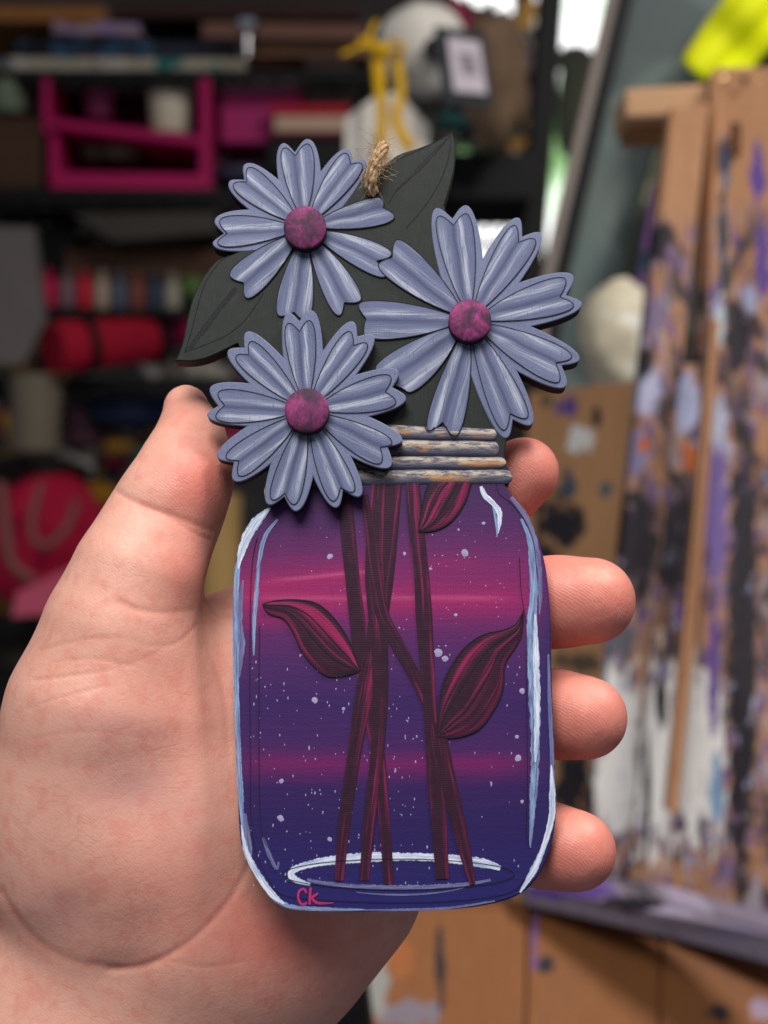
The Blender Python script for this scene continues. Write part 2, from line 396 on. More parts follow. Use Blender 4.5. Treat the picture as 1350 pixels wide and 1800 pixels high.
F2 = [(Z2(512, 480), Z2(592, 527), Z2(658, 466), 1), (Z2(915, 528), Z2(935, 617), Z2(1022, 603), 1), (Z2(1182, 812), Z2(1152, 905), Z2(1225, 950), 1),
      (Z4(1215, 440), Z4(1130, 472), Z4(1148, 572), 1), (Z4(980, 762), Z4(890, 740), Z4(858, 828), 1), (Z4(600, 860), Z4(535, 785), Z4(460, 828), 0),
      (Z4(345, 625), Z4(240, 560), Z4(180, 505), 0), (Z4(120, 325), Z4(130, 240), Z4(92, 165), 0), (Z2(195, 735), Z2(268, 697), Z2(290, 605), 0)]
F3 = [(Z3(500, 145), Z3(560, 187), Z3(612, 130), Z3(500, 88), Z3(558, 133), Z3(622, 75)),
      (Z3(825, 188), Z3(845, 262), Z3(915, 252), Z3(842, 135), Z3(865, 213), Z3(948, 208)),
      (Z3(1040, 426), Z3(1012, 506), Z3(1068, 560), Z3(1082, 398), Z3(1050, 482), Z3(1122, 540)),
      (Z3(1047, 775), Z3(985, 797), Z3(990, 880), Z3(1102, 765), Z3(1025, 797), Z3(1042, 900)),
      (Z3(845, 1032), Z3(775, 1010), Z3(740, 1082), Z3(880, 1058), Z3(790, 1025), Z3(755, 1118)),
      (Z3(530, 1100), Z3(482, 1040), Z3(415, 1075), Z3(540, 1137), Z3(480, 1060), Z3(395, 1102)),
      (Z3(240, 948), Z3(240, 868), Z3(172, 852), Z3(212, 975), Z3(212, 880), Z3(125, 850)),
      (Z3(118, 640), Z3(165, 577), Z3(130, 512), Z3(72, 630), Z3(130, 580), Z3(85, 488)),
      (Z3(225, 318), Z3(292, 310), Z3(300, 242), Z3(182, 288), Z3(268, 272), Z3(278, 190))]
cnt = 0
for C, FL in ((C1, F1), (C2, F2)):
    for (A, N, B, outer) in FL:
        cnt += 1
        if outer:
            gr = 9 if C is C1 else 15
            out, uf = petal_geo(C, grow(C, A, gr), grow(C, N, gr-3), grow(C, B, gr), 30, 21, 20)
            p = plate('petal', out, TH, 0.02 + 0.012*cnt, [BORDER, EDGE], ORN, 0.16, uf)
        else: p = None
        inn, uf = petal_geo(C, A, N, B, 8.5, 15)
        f = plate('petal_face' if p else 'petal', inn, 0.0, 0.30 + 0.004*cnt, [PETAL, PETAL], p or ORN, 0.06, uf)
        ribbon('engraved_line', inn, 1.5, 0.34 + 0.004*cnt, LINE, p or f)
for i, (A, N, B, A2, N2, B2) in enumerate(F3):
    out, uf = petal_geo(C3, A2, N2, B2, 30, 20, 18)
    p = plate('petal', out, 0.5, 3.4 + 0.012*i, [BORDER, EDGE], ORN, 0.18, uf)
    inn, uf = petal_geo(C3, A, N, B, 8.5, 15)
    plate('petal_face', inn, 3.0, 3.56 + 0.004*i, [PETAL, PETAL], p, 0.06, uf)
    ribbon('engraved_line', inn, 1.6, 3.61 + 0.004*i, LINE, p)
def circle(C, r, n=40, wob=0.0): return [(C[0] + r*math.cos(2*math.pi*k/n)*(1+wob*math.sin(5*k)), C[1] + r*math.sin(2*math.pi*k/n)) for k in range(n)]
plate('petal_hub', circle(C3, 46), 0.5, 3.54, [BORDER, EDGE], ORN, 0.2, lambda p: (0.2, 0.1))
def dome(C, r, h0, h1, n=48):
    """wooden button: straight burnt rim, gently domed painted top"""
    prof = [(1, h0), (1, h1), (0.985, h1+0.14), (0.93, h1+0.30), (0.78, h1+0.50), (0.55, h1+0.66), (0.28, h1+0.76)]; V = []; F = []; mi = []
    for f, h in prof: V += [L(C[0]+r*f*math.cos(2*math.pi*k/n), C[1]-r*f*math.sin(2*math.pi*k/n), h1)[:2] + (h/1000,) for k in range(n)]
    V.append(L(C[0], C[1], h1)[:2] + ((h1+0.8)/1000,))
    for j in range(len(prof)-1):
        for k in range(n): F.append((j*n+k, j*n+(k+1) % n, (j+1)*n+(k+1) % n, (j+1)*n+k)); mi.append(1 if j == 0 else 0)
    j = len(prof)-1
    for k in range(n): F.append((j*n+k, j*n+(k+1) % n, len(V)-1)); mi.append(0)
    o = mk('flower_centre', V, F, [DISC, EDGE], ORN, mi, smooth=True); o.data.set_sharp_from_angle(angle=0.8); return o
for C, hb, r in ((C1, 0.2, 37.5), (C2, 0.2, 37.5), (C3, 3.4, 39)):
    dome(C, r, hb, hb + 2.5)
# ---- jar body
jar = spline([(470, 850), (470, 880), (470, 894), (439, 923), (421, 959), (412, 1008), (409, 1097), (411, 1230), (414, 1310), (418, 1400), (422, 1470),
              (431, 1503), (457, 1551), (476, 1578), (508, 1595), (568, 1601), (701, 1602), (812, 1597), (879, 1585), (918, 1569),
              (945, 1542), (964, 1502), (976, 1449), (977, 1400), (973, 1289), (970, 1200), (968, 1097), (962, 1017), (951, 963), (931, 917), (901, 874), (888, 850)], 5).tolist()
JAR = plate('jar_panel', [(470, 815)] + jar + [(886, 815)], TH, 0.008, [SKY, EDGE], ORN, 0.3)
# stems
stems = [([(604, 850), (611, 930), (620, 1020), (632, 1120), (646, 1220), (664, 1320), (674, 1420), (684, 1555)], [26, 27, 26, 30, 26, 24, 20, 19]),
         ([(695, 835), (686, 920), (676, 1010), (660, 1120), (640, 1220), (622, 1330), (606, 1440), (596, 1548)], [26, 30, 34, 34, 32, 24, 22, 17]),
         ([(668, 835), (662, 920), (658, 1010), (666, 1120), (668, 1230), (662, 1330), (650, 1440), (640, 1548)], [24, 30, 34, 32, 28, 24, 22, 17]),
         ([(640, 870), (652, 940), (660, 1010), (672, 1080), (700, 1135), (730, 1190), (752, 1240), (766, 1300)], [14, 20, 22, 24, 24, 22, 20, 16]),
         ([(724, 835), (731, 920), (740, 1000), (745, 1080), (750, 1160), (757, 1260), (766, 1370), (778, 1545)], [24, 28, 26, 30, 26, 24, 30, 24]),
         ([(768, 1270), (779, 1330), (792, 1390), (806, 1450), (818, 1500), (831, 1555)], [22, 28, 28, 26, 22, 10])]
for i, (pts, w) in enumerate(stems):
    ribbon('painted_stem', spline(pts, 8), [x*0.98 for x in w], 0.11 + 0.02*i, STEM, JAR, 0.025)
def leafsheet(name, top, bot, h, mat, parent):
    """leaf between two edges that share both ends; u across, v along"""
    a, b = spline(top, 6), spline(bot, 6); n = 30
    rs = lambda q: np.stack([np.interp(np.linspace(0, 1, n), np.linspace(0, 1, len(q)), q[:, k]) for k in (0, 1)], 1)
    a, b = rs(a), rs(b); V = []; UV = []; m = 7
    for i in range(n):
        for j in range(m):
            t = j/(m-1); q = a[i]*(1-t) + b[i]*t
            V.append(L(q[0], q[1], h + 0.07*(1-(2*t-1)**4))); UV.append((2*t-1, i/(n-1)))
    F = [(i*m+j, (i+1)*m+j, (i+1)*m+j+1, i*m+j+1) for i in range(n-1) for j in range(m-1)]
    p, q, r = [np.array(V[x]) for x in F[len(F)//2][:3]]
    if np.cross(q-p, r-p)[2] < 0: F = [f[::-1] for f in F]
    o = mk(name, V, F, mat, parent, uv=UV, smooth=True)
    return o, a, b
Z5 = lambda x, y: (390 + x/2.25, 830 + y/2.25)
Z6 = lambda x, y: (390 + x/2.25, 1200 + y/2.25)
LV = [([Z5(160, 522), Z5(215, 508), Z5(300, 505), Z5(380, 522), Z5(450, 585), Z5(510, 680), Z5(545, 785)],
       [Z5(160, 522), Z5(185, 558), Z5(245, 580), Z5(285, 640), Z5(320, 715), Z5(400, 798), Z5(470, 806), Z5(545, 785)]),
      ([Z6(855, 213), Z5(862, 900), Z5(890, 800), Z5(955, 700), Z5(1030, 645), Z5(1110, 625), Z5(1165, 600), Z5(1192, 548)],
       [Z6(855, 213), Z6(930, 216), Z6(1020, 180), Z6(1085, 90), Z5(1112, 850), Z5(1118, 760), Z5(1160, 690), Z5(1185, 640), Z5(1192, 548)]),
      ([Z5(778, 236), Z5(785, 180), Z5(800, 100), Z5(822, 40), Z5(850, 38)],
       [Z5(778, 236), Z5(850, 226), Z5(910, 190), Z5(960, 120), Z5(985, 40)])]
for i, (t, b) in enumerate(LV):
    o, a, bb = leafsheet('painted_leaf', t, b, 0.24 + 0.02*i, LEAF, JAR)
    for f in (0.0, 0.34, 0.62, 1.0):
        q = a*(1-f) + bb*f
        ribbon('engraved_vein', q[1:-1] if 0 < f < 1 else q, 2.2, 0.34 + 0.03*i if 0 < f < 1 else 0.30+0.02*i, LINE, JAR)
# painted light reflections on the glass
hs = 0.05
def stroke(pts, w, mat, h=0.05, th=0.09, n=8): return ribbon('highlight_stroke', spline(pts, n), w, h, mat, JAR, th)
stroke([(476, 892), (452, 916), (434, 945), (423, 975), (419, 1000)], [3, 20, 20, 14, 3], WHITE, 0.10)
stroke([(424, 960), (417, 1008), (414, 1097), (416, 1230), (419, 1310), (423, 1400), (428, 1468)], [3, 12, 13, 11, 10, 12, 3], PALE, 0.05)
stroke([(427, 1020), (420, 1097), (424, 1130), (420, 1190)], [4, 15, 17, 5], LILAC, 0.03)
stroke([(429, 1430), (436, 1488), (441, 1505)], [10, 17, 4], LILAC, 0.03)
stroke([(424, 1450), (434, 1500), (459, 1546), (480, 1574), (500, 1589)], [2, 11, 14, 13, 3], WHITE, 0.09)
stroke([(462, 1556), (484, 1580), (512, 1594), (568, 1598), (640, 1599)], [3, 11, 9, 8, 3], PALE, 0.06)
stroke([(640, 1599.5), (701, 1599.5), (790, 1596), (870, 1584)], [3, 5, 5, 3], LILAC, 0.06)
stroke([(488, 913), (466, 943), (456, 985), (451, 1040), (447, 1090), (446, 1152)], [4, 9, 8, 9, 9, 3], PALE)
stroke([(916, 912), (930, 945), (936, 985), (938, 1050), (934, 1100), (936, 1160), (940, 1240), (941, 1310), (938, 1390), (932, 1490)], [5, 10, 15, 17, 21, 23, 23, 18, 16, 3], PALE)
stroke([(941, 1080), (942, 1150), (944, 1230), (943, 1300), (941, 1340)], [4, 13, 14, 10, 3], WHITE, 0.17)
stroke([(898, 874), (922, 905), (938, 945), (947, 990), (950, 1040), (948, 1080)], [7, 11, 12, 10, 8, 3], LILAC, 0.04)
stroke([(964, 1150), (966, 1230), (970, 1320), (972, 1400)], [4, 8, 9, 8], LILAC)
stroke([(969, 1345), (971, 1395), (969, 1440), (955, 1490), (938, 1530), (914, 1569)], [3, 13, 13, 10, 14, 3], WHITE, 0.08)
stroke([(845, 855), (853, 872), (868, 886), (877, 900), (878, 918), (875, 938)], [6, 11, 10, 12, 9, 2], WHITE)
stroke([(866, 890), (872, 915), (874, 944)], [3, 7, 2], PALE)
stroke([(462, 1472), (472, 1500), (486, 1527), (490, 1515)], [4, 9, 6, 4], LILAC)
el = lambda a0, a1, rx, ry, cx=701, cy=1537, n=40: [(cx + rx*math.cos(math.radians(a)), cy - ry*math.sin(math.radians(a))) for a in np.linspace(a0, a1, n)]
ribbon('highlight_stroke', el(215, 20, 190, 31), [5, 15, 13, 14, 18, 20, 15, 17, 20, 10], 0.05, WHITE, JAR, 0.05)
ribbon('highlight_stroke', el(205, 335, 178, 23), [7, 8, 9, 8, 5], 0.04, LILAC, JAR, 0.05)
ribbon('highlight_stroke', el(240, 320, 150, 36), [2, 4, 3, 2], 0.04, LILAC, JAR, 0.04)
ribbon('engraved_line', el(0, 360, 203, 27, 701, 1537, 90), 1.4, 0.155, LINE, JAR)
for pts in ([(452, 945), (444, 985), (440, 1060), (439, 1200), (440, 1350), (441, 1440), (450, 1500), (478, 1556), (500, 1574), (560, 1582), (701, 1587), (830, 1581), (900, 1567), (922, 1545)],
            [(456, 1100), (455, 1250), (456, 1400), (460, 1462), (470, 1490)],
            [(913, 980), (916, 1040), (925, 1110), (926, 1250), (927, 1380), (925, 1460), (931, 1490)],
            [(872, 850), (878, 868), (902, 888), (925, 920), (938, 955), (944, 1010)]):
    ribbon('engraved_line', spline(pts, 8), 1.3, 0.16, LINE, JAR)
# signature: c and k in pink
def sig(pts, w=3.4): return ribbon('signature_stroke', spline(pts, 6), w, 0.22, PINK, JAR, 0.06)
sig([(539, 1570), (534, 1563), (526, 1567), (524, 1578), (528, 1588), (535, 1590), (539, 1586)], 5)
sig([(546, 1560), (545, 1575), (544, 1590)], 5.5); sig([(559, 1570), (552, 1575), (546, 1580)], 5); sig([(548, 1579), (555, 1586), (566, 1588), (586, 1587)], [5, 6, 5, 2])
# stars
def star_geo(x, y, rx, ry, h, n=9):
    V = [L(x, y, h + 0.035)]
    w = [rng.uniform(0.8, 1.2) for _ in range(n)]
    V += [L(x + rx*w[k]*math.cos(2*math.pi*k/n), y - ry*w[k]*math.sin(2*math.pi*k/n), h) for k in range(n)]
    return V, [(0, k+1, (k+1) % n+1) for k in range(n)]
for (x, y, r) in [(580, 978, 5), (817, 972, 7), (770, 1147, 7), (782, 1158, 6), (553, 1230, 6), (911, 1332, 6), (493, 1438, 6), (909, 1295, 3.5),
                  (711, 973, 3), (801, 1081, 3), (495, 1373, 4), (580, 1475, 4), (918, 1215, 5), (850, 920, 3), (757, 1000, 2.6), (918, 1409, 3), (806, 931, 2.4), (604, 1246, 3)]:
    V, F = star_geo(x, y, r, r, 0.02); mk('painted_star', V, F, STAR, JAR)
sv, sf = [], []
for _ in range(340):
    low = rng.random() < 0.68
    x = rng.uniform(440, 925); y = rng.uniform(1150, 1560) if low else rng.uniform(905, 1150)
    if rng.random() < 0.5: x = 440 + (x-440)*0.6 if low else 925 - (925-x)*0.7
    r = rng.uniform(0.6, 1.25) * (1.5 if rng.random() < 0.12 else 1)
    V, F = star_geo(x, y, r, r*(rng.uniform(1.5, 2.8) if low else 1.1), 0.02, 5)
    k = len(sv); sv += V; sf += [tuple(a+k for a in f) for f in F]
so = mk('star_specks', sv, sf, STAR, JAR); so['kind'] = 'stuff'
# ---- screw lid: four rounded bands
def band(tl, tr, bl, br, h, bulge, rnd):
    n, m = 40, 9; V = []; UV = []
    for i in range(n):
        f = 1-(1-i/(n-1))**2.2; top = np.array(tl)*(1-f) + np.array(tr)*f; bot = np.array(bl)*(1-f) + np.array(br)*f
        px_from_end = (tr[0] - top[0]); e = 1.0 if px_from_end > rnd else math.sqrt(max(0.02, 1 - (1 - px_from_end/rnd)**2))
        mid = (top+bot)/2; wv = 1.2*math.sin(f*23 + tl[1])
        for j in range(m):
            t = j/(m-1); q = mid + (top-mid)*(1-2*t)*e + (0, wv*0.4)
            V.append(L(q[0], q[1], h + bulge*math.sqrt(max(0, 1-(2*t-1)**2))*e)); UV.append((top[0]/100, t))
    F = [(i*m+j, (i)*m+j+1, (i+1)*m+j+1, (i+1)*m+j) for i in range(n-1) for j in range(m-1)]
    return mk('lid_band', V, F, BAND, ORN, uv=UV, smooth=True)
plate('lid_panel', [(474, 790), (470, 846), (466, 858), (470, 880), (480, 872), (486, 853), (894, 852), (900, 838), (890, 815), (886, 800), (878, 780), (872, 752), (690, 742), (520, 740)], TH, 0.015, [m_line('lid_dark_paint', lin(44, 44, 62)), EDGE], ORN, 0.2)
band((500, 740), (873, 754), (500, 769), (873, 775), 0.03, 0.36, 6)
band((490, 770), (877, 776), (490, 798), (877, 803), 0.03, 0.36, 8)
band((480, 799), (890, 804), (480, 825), (890, 825), 0.03, 0.36, 11)
band((470, 826), (901, 826), (470, 855), (901, 851), 0.03, 0.4, 13)
band((464, 856), (490, 854), (466, 884), (480, 878), 0.02, 0.4, 4)
for pts in ([(745, 744), (750, 756), (757, 757), (764, 751)], [(784, 749), (790, 762), (798, 768), (806, 762), (812, 750)]):
    ribbon('engraved_line', spline(pts, 6), 1.8, 0.62, LINE, ORN)
# ---- jute twine through the hole
plate('hanging_hole', circle((655, 331), 15), -0.5, 0.05, [m_line('hole_shade', lin(16, 14, 14)), EDGE], ORN, 0.02)
path = [(656, 336, -1.0), (652, 333, 1.2), (652, 318, 2.6), (654, 300, 3.0), (661, 282, 3.0), (669, 266, 1.8), (673, 258, -0.6), (672, 262, -3.6), (668, 290, -4.4), (660, 330, -4.2)]
cl = spline([L(*p) for p in path], 10)
V, F = [], []
for kx in range(6):
    s = np.concatenate([[0], np.cumsum(np.linalg.norm(np.diff(cl, axis=0), axis=1))]); ph = 2*math.pi*kx/6
    t = np.gradient(cl, axis=0); t /= np.linalg.norm(t, axis=1)[:, None]; a = np.cross(t, [1, 0, 0]); a /= np.linalg.norm(a, axis=1)[:, None]; b = np.cross(t, a)
    an = s/0.020*2*math.pi + ph
    Q = cl + 0.0008*(np.cos(an)[:, None]*a + np.sin(an)[:, None]*b)
    v, f = tube_geo(Q, [0.00047*(1+0.15*math.sin(i*0.9+kx)) for i in range(len(Q))], 7); k = len(V); V += v; F += [tuple(x+k for x in q) for q in f]
TW = mk('twine_loop', V, F, TWINE, ORN, smooth=True)
V, F = [], []
for _ in range(320):
    i = rng.randint(14, 68); p = cl[i] + np.array([rng.gauss(0, .0008), rng.gauss(0, .0006), rng.uniform(0, .0014)])
    d = np.array([rng.gauss(0, 1), rng.gauss(0.3, 1), rng.gauss(0.2, .6)]); d /= np.linalg.norm(d); ln = rng.uniform(.0008, .0026); cv = np.array([rng.gauss(0, 1) for _ in range(3)])*ln*0.9
    Q = [p + d*ln*tt + cv*tt*tt for tt in np.linspace(-0.3, 1, 7)]
    v, f = tube_geo(Q, 0.00002, 3, False); k = len(V); V += v; F += [tuple(x+k for x in q) for q in f]
fz = mk('twine_fuzz', V, F, TWINE, TW); fz['kind'] = 'stuff'
# ------------------------------------------------------------------ the hand: one continuous surface grown from a distance field
def hp(px, py, y, rpx):
    y = y/1000 + (900-py)*S*0.316; return np.array([*W(px, py, y), rpx*S*(D+y)/D])
def hq(px, py, y, rpx): return hp(px, py, y + max(0, py-1250)*0.018, rpx)
THUMB = [hp(*a) for a in [(190, 1225, 16, 152), (213, 1108, 12, 130), (244, 1008, 9, 108), (281, 925, 8.5, 93), (304, 880, 8, 85), (325, 838, 7.5, 77), (331, 803, 8, 66), (336, 764, 9.5, 49), (327, 716, 12, 40)]]
PALM = [[hq(*a) for a in [(180, 1270, 20, 165), (190, 1380, 25, 200), (205, 1490, 30, 222), (250, 1620, 38, 225), (150, 1850, 46, 290), (40, 2100, 52, 300)]],
        [hq(*a) for a in [(450, 1250, 33, 165), (510, 1400, 37, 195), (535, 1530, 40, 200), (470, 1645, 40, 178), (330, 1830, 46, 170), (180, 2080, 52, 200)]],
        [hq(*a) for a in [(330, 1200, 31, 110), (340, 1400, 36, 170), (330, 1600, 40, 190)]]]
FING = [[hp(*a) for a in [(400, 1140, 38, 88), (640, 1012, 36, 84), (812, 912, 21, 72), (872, 868, 15, 63), (921, 830, 12, 62)]],
        [hp(*a) for a in [(470, 1225, 29, 95), (720, 1110, 35, 90), (900, 1066, 23, 78), (975, 1058, 15, 74), (1041, 1056, 12, 76)]],
        [hp(*a) for a in [(500, 1330, 31, 95), (740, 1262, 37, 88), (905, 1248, 28, 80), (975, 1255, 19, 71), (1030, 1262, 15, 73)]],
        [hp(*a) for a in [(540, 1440, 35, 90), (740, 1440, 38, 82), (890, 1468, 30, 74), (960, 1486, 22, 68), (1012, 1496, 18, 71)]]]
HS = 0.00088
lo = np.array([-0.125, -0.030, -0.150]); hi = np.array([0.070, 0.085, 0.040])
gx, gy, gz = [np.arange(lo[k], hi[k], HS, dtype=np.float32) for k in range(3)]
def smin(a, b, k):
    h = np.maximum(k - np.abs(a-b), 0)/k; return np.minimum(a, b) - h*h*k*0.25
def chain_sdf(ch, k):
    f = np.full((len(gx), len(gy), len(gz)), 0.05, np.float32)
    for a, b in zip(ch[:-1], ch[1:]):
        R = max(a[3], b[3]) + 0.02; mn = np.minimum(a[:3], b[:3]) - R; mx = np.maximum(a[:3], b[:3]) + R
        sl = tuple(slice(max(0, int((mn[i]-lo[i])/HS)), max(0, int((mx[i]-lo[i])/HS)+1)) for i in range(3))
        X, Y, Z = gx[sl[0]][:, None, None]-a[0], gy[sl[1]][None, :, None]-a[1], gz[sl[2]][None, None, :]-a[2]
        ba = b[:3]-a[:3]; t = np.clip((X*ba[0]+Y*ba[1]+Z*ba[2])/(ba@ba), 0, 1)
        d = np.sqrt((X-t*ba[0])**2+(Y-t*ba[1])**2+(Z-t*ba[2])**2) - (a[3]+t*(b[3]-a[3]))
        f[sl] = smin(f[sl], d.astype(np.float32), k)
    return f
palm = chain_sdf(PALM[0], 0.006)
for c in PALM[1:]: palm = smin(palm, chain_sdf(c, 0.006), 0.016)
palm = smin(palm, chain_sdf(THUMB, 0.004), 0.008)
fg = chain_sdf(FING[0], 0.004)
for c in FING[1:]: fg = smin(fg, chain_sdf(c, 0.004), 0.0012)
field = smin(palm, fg, 0.009)
def surface_nets(f):
    nx, ny, nz = f.shape; cs = (nx-1, ny-1, nz-1)
    acc = np.zeros(cs+(3,), np.float32); cn = np.zeros(cs, np.int16)
    c = lambda i, j, k: f[i:nx-1+i, j:ny-1+j, k:nz-1+k]
    for ax in range(3):
        for p in (0, 1):
            for q in (0, 1):
                o0 = [p, q]; o0.insert(ax, 0); o1 = list(o0); o1[ax] = 1
                A, B = c(*o0), c(*o1); m = (A < 0) != (B < 0); t = A[m]/(A[m]-B[m])
                for k in range(3): acc[..., k][m] += (t if k == ax else o0[k])
                cn[m] += 1
    act = cn > 0; idx = np.full(cs, -1, np.int64); idx[act] = np.arange(act.sum()); ii = np.argwhere(act)
    V = lo + HS*(ii + acc[act]/cn[act][:, None]); F = []
    ins = f < 0
    for ax in range(3):
        A = np.take(ins, range(f.shape[ax]-1), ax); B = np.take(ins, range(1, f.shape[ax]), ax); e = np.argwhere(A != B)
        o = [k for k in range(3) if k != ax]
        e = e[(e[:, o[0]] > 0) & (e[:, o[1]] > 0) & (e[:, o[0]] < cs[o[0]]) & (e[:, o[1]] < cs[o[1]])]
        s = A[tuple(e.T)]
        def cell(d0, d1):
            g = e.copy(); g[:, o[0]] -= d0; g[:, o[1]] -= d1; return idx[tuple(g.T)]
        q = np.stack([cell(1, 1), cell(0, 1), cell(0, 0), cell(1, 0)], 1)
        fl = s if ax != 1 else ~s
        q[~fl] = q[~fl][:, ::-1]; F.append(q)
    return V, np.concatenate(F)
hv, hf = surface_nets(field)
def m_skin():
    g = G('skin'); o = g.tc(); red = g.attr('redness'); blu = g.attr('veins')
    n1 = g.noise(o, 75.0, 5.0, 0.65); n2 = g.noise(o, 260.0, 3.0, 0.6); n3 = g.noise(o, 1500.0, 2.0)
    col = g.mix(n1, lin(214, 154, 134), lin(230, 178, 159))
    col = g.mix(g.mul(red, g.add(0.7, g.mul(n2, 0.5))), col, lin(208, 110, 98))
    col = g.mix(g.mul(g.step(n2, 0.45, 0.7), 0.4), col, lin(210, 124, 108))
    col = g.mix(g.mul(blu, 0.5), col, lin(158, 118, 124))
    cr = g.attr('crease'); col = g.mix(g.mul(cr, 0.3), col, lin(184, 104, 86))
    vor = g.voro(o, 900.0, 'DISTANCE_TO_EDGE'); vor2 = g.voro(g.scale(o, (1, 1, 0.5)), 420.0, 'DISTANCE_TO_EDGE')
    rid = g.wave(o, 760.0, 7.0, 'DIAGONAL')
    def wr(sc, off):
        q = g.n.new('ShaderNodeMapping'); g.put(q.inputs[0], o); q.inputs[1].default_value = (off, off*2, 0); q.inputs[2].default_value = (0, 0.5, 0); q.inputs[3].default_value = sc
        return g.sub(1.0, g.step(g.m('ABSOLUTE', g.sub(g.noise(q.outputs[0], 1.0, 3.0, 0.6), 0.5)), 0.0, 0.022))
    wk = g.mul(g.m('MAXIMUM', wr((70, 70, 170), 0.3), wr((110, 90, 60), 1.7)), g.step(n1, 0.42, 0.6))
    col = g.mix(g.mul(wk, 0.12), col, lin(180, 104, 88))
    h = g.add(g.add(g.m('MINIMUM', g.mul(vor, 3.0), 0.5), g.m('MINIMUM', g.mul(vor2, 2.0), 0.5)), g.add(g.mul(rid, g.add(0.22, g.mul(g.attr('tip'), 0.5))), g.sub(g.mul(n3, 0.3), g.mul(wk, 0.55))))
    nb = g.bump(h, 0.17, 0.0002); nb = g.bump(n1, 0.14, 0.0008, nb)
    g.b.subsurface_method = 'RANDOM_WALK'
    rough = g.add(0.40, g.mul(n2, 0.22))
    m = g.done(col, rough, nb, spec=0.42)
    g.b.inputs['Subsurface Weight'].default_value = 0.22; g.b.inputs['Subsurface Scale'].default_value = 0.004
    g.b.inputs['Subsurface Radius'].default_value = (1.0, 0.38, 0.22)
    return m
SKIN = m_skin()
tmp = mk('hand_base', hv, hf, SKIN)
md = tmp.modifiers.new('s', 'SMOOTH'); md.factor = 0.5; md.iterations = 3
md = tmp.modifiers.new('d', 'SUBSURF'); md.levels = 1; md.render_levels = 1
dg = bpy.context.evaluated_depsgraph_get(); me = bpy.data.meshes.new_from_object(tmp.evaluated_get(dg))
old = tmp.data; bpy.data.objects.remove(tmp); bpy.data.meshes.remove(old); me.name = 'hand'
n = len(me.vertices); co = np.empty(n*3, np.float32); me.vertices.foreach_get('co', co); co = co.reshape(-1, 3).astype(float)
nr = np.empty(n*3, np.float32); me.vertex_normals.foreach_get('vector', nr); nr = nr.reshape(-1, 3).astype(float)
kk = D/(D+co[:, 1]); PX = 675 + co[:, 0]*kk/S; PY = 900 - co[:, 2]*kk/S; front = np.clip(-nr[:, 1]*3, 0, 1)
def dist_poly(pts):
    P = np.asarray(pts, float); d = np.full(n, 1e9)
    for a, b in zip(P[:-1], P[1:]):
        ba = b-a; t = np.clip(((PX-a[0])*ba[0]+(PY-a[1])*ba[1])/(ba@ba), 0, 1); d = np.minimum(d, np.hypot(PX-a[0]-t*ba[0], PY-a[1]-t*ba[1]))
    return d
creases = [([(205, 862), (235, 880), (268, 893), (300, 905), (340, 922), (372, 932)], 0.9, 7), ([(250, 888), (300, 912), (345, 940), (368, 948)], 0.35, 5),
           ([(212, 1058), (245, 1072), (290, 1077), (336, 1072)], 0.55, 8), ([(70, 1142), (150, 1124), (215, 1122), (260, 1135), (310, 1130), (345, 1100)], 0.35, 5),
           ([(60, 1195), (120, 1188), (180, 1180), (235, 1165), (290, 1140)], 0.4, 5), ([(90, 1165), (160, 1158), (240, 1172)], 0.25, 4), ([(40, 1250), (110, 1225), (190, 1205)], 0.22, 4),
           ([(440, 1520), (405, 1580), (362, 1630), (310, 1672), (250, 1700), (190, 1708)], 1.0, 8), ([(0, 1568), (28, 1618), (70, 1660), (130, 1690), (210, 1706)], 0.8, 10),
           ([(345, 1100), (372, 1150), (395, 1230), (402, 1330)], 0.5, 9), ([(300, 1690), (360, 1700), (430, 1690)], 0.25, 5), ([(60, 1300), (150, 1285), (260, 1300)], 0.18, 5),
           ([(20, 1440), (70, 1490), (120, 1510)], 0.2, 4), ([(440, 1570), (470, 1640), (500, 1720)], 0.25, 7), ([(385, 1600), (410, 1660), (420, 1740)], 0.2, 5),
           ([(240, 778), (300, 765), (360, 768)], 0.12, 4), ([(700, 1610), (640, 1650), (560, 1660)], 0.2, 6)]
disp = np.zeros(n); crs = np.zeros(n)
for pts, dep, w in creases:
    w *= 0.8; d = dist_poly(spline(pts, 5)); e = np.exp(-(d/w)**2)
    fade = 0.7 + 0.3*np.sin(PX*0.021 + PY*0.017 + len(pts)); e *= fade; disp -= dep*(0.00034*e + (0.00045 if dep > 0.75 else 0.00012)*fade*np.exp(-(d/(4.5*w))**2)); crs = np.maximum(crs, e*min(1, dep*1.3))
bl = lambda x, y, rx, ry: np.exp(-((PX-x)/rx)**2-((PY-y)/ry)**2)
# soft lumps of flesh
disp += 0.001*(1.4*bl(345, 850, 60, 70) + 1.2*bl(330, 1000, 55, 60) - 0.3*bl(230, 1390, 80, 60) + 0.8*bl(260, 1530, 110, 80) + 0.6*bl(120, 1350, 70, 100) - 0.7*bl(120, 1610, 60, 40))
co += nr*(disp*front)[:, None]
me.vertices.foreach_set('co', co.astype(np.float32).ravel())
red = np.clip(0.9*bl(350, 850, 62, 80) + 0.6*bl(330, 1010, 55, 75) + 0.3*bl(320, 720, 40, 40) + 0.75*((PX > 880) & (PY < 1620)) + 0.5*bl(560, 1680, 190, 110) + 0.35*bl(330, 1250, 140, 140) + 0.3*bl(300, 1560, 160, 120) + 0.4*bl(480, 1640, 90, 70), 0, 1)
red *= 1 - 0.75*bl(1045, 1010, 40, 18) - 0.4*bl(1035, 1215, 45, 20) - 0.4*bl(1020, 1450, 45, 18)
ve = np.clip(0.8*bl(230, 1385, 75, 55) + 0.5*bl(190, 1280, 110, 45) + 0.6*bl(90, 1610, 70, 50) + 0.3*bl(330, 1450, 60, 90), 0, 1)
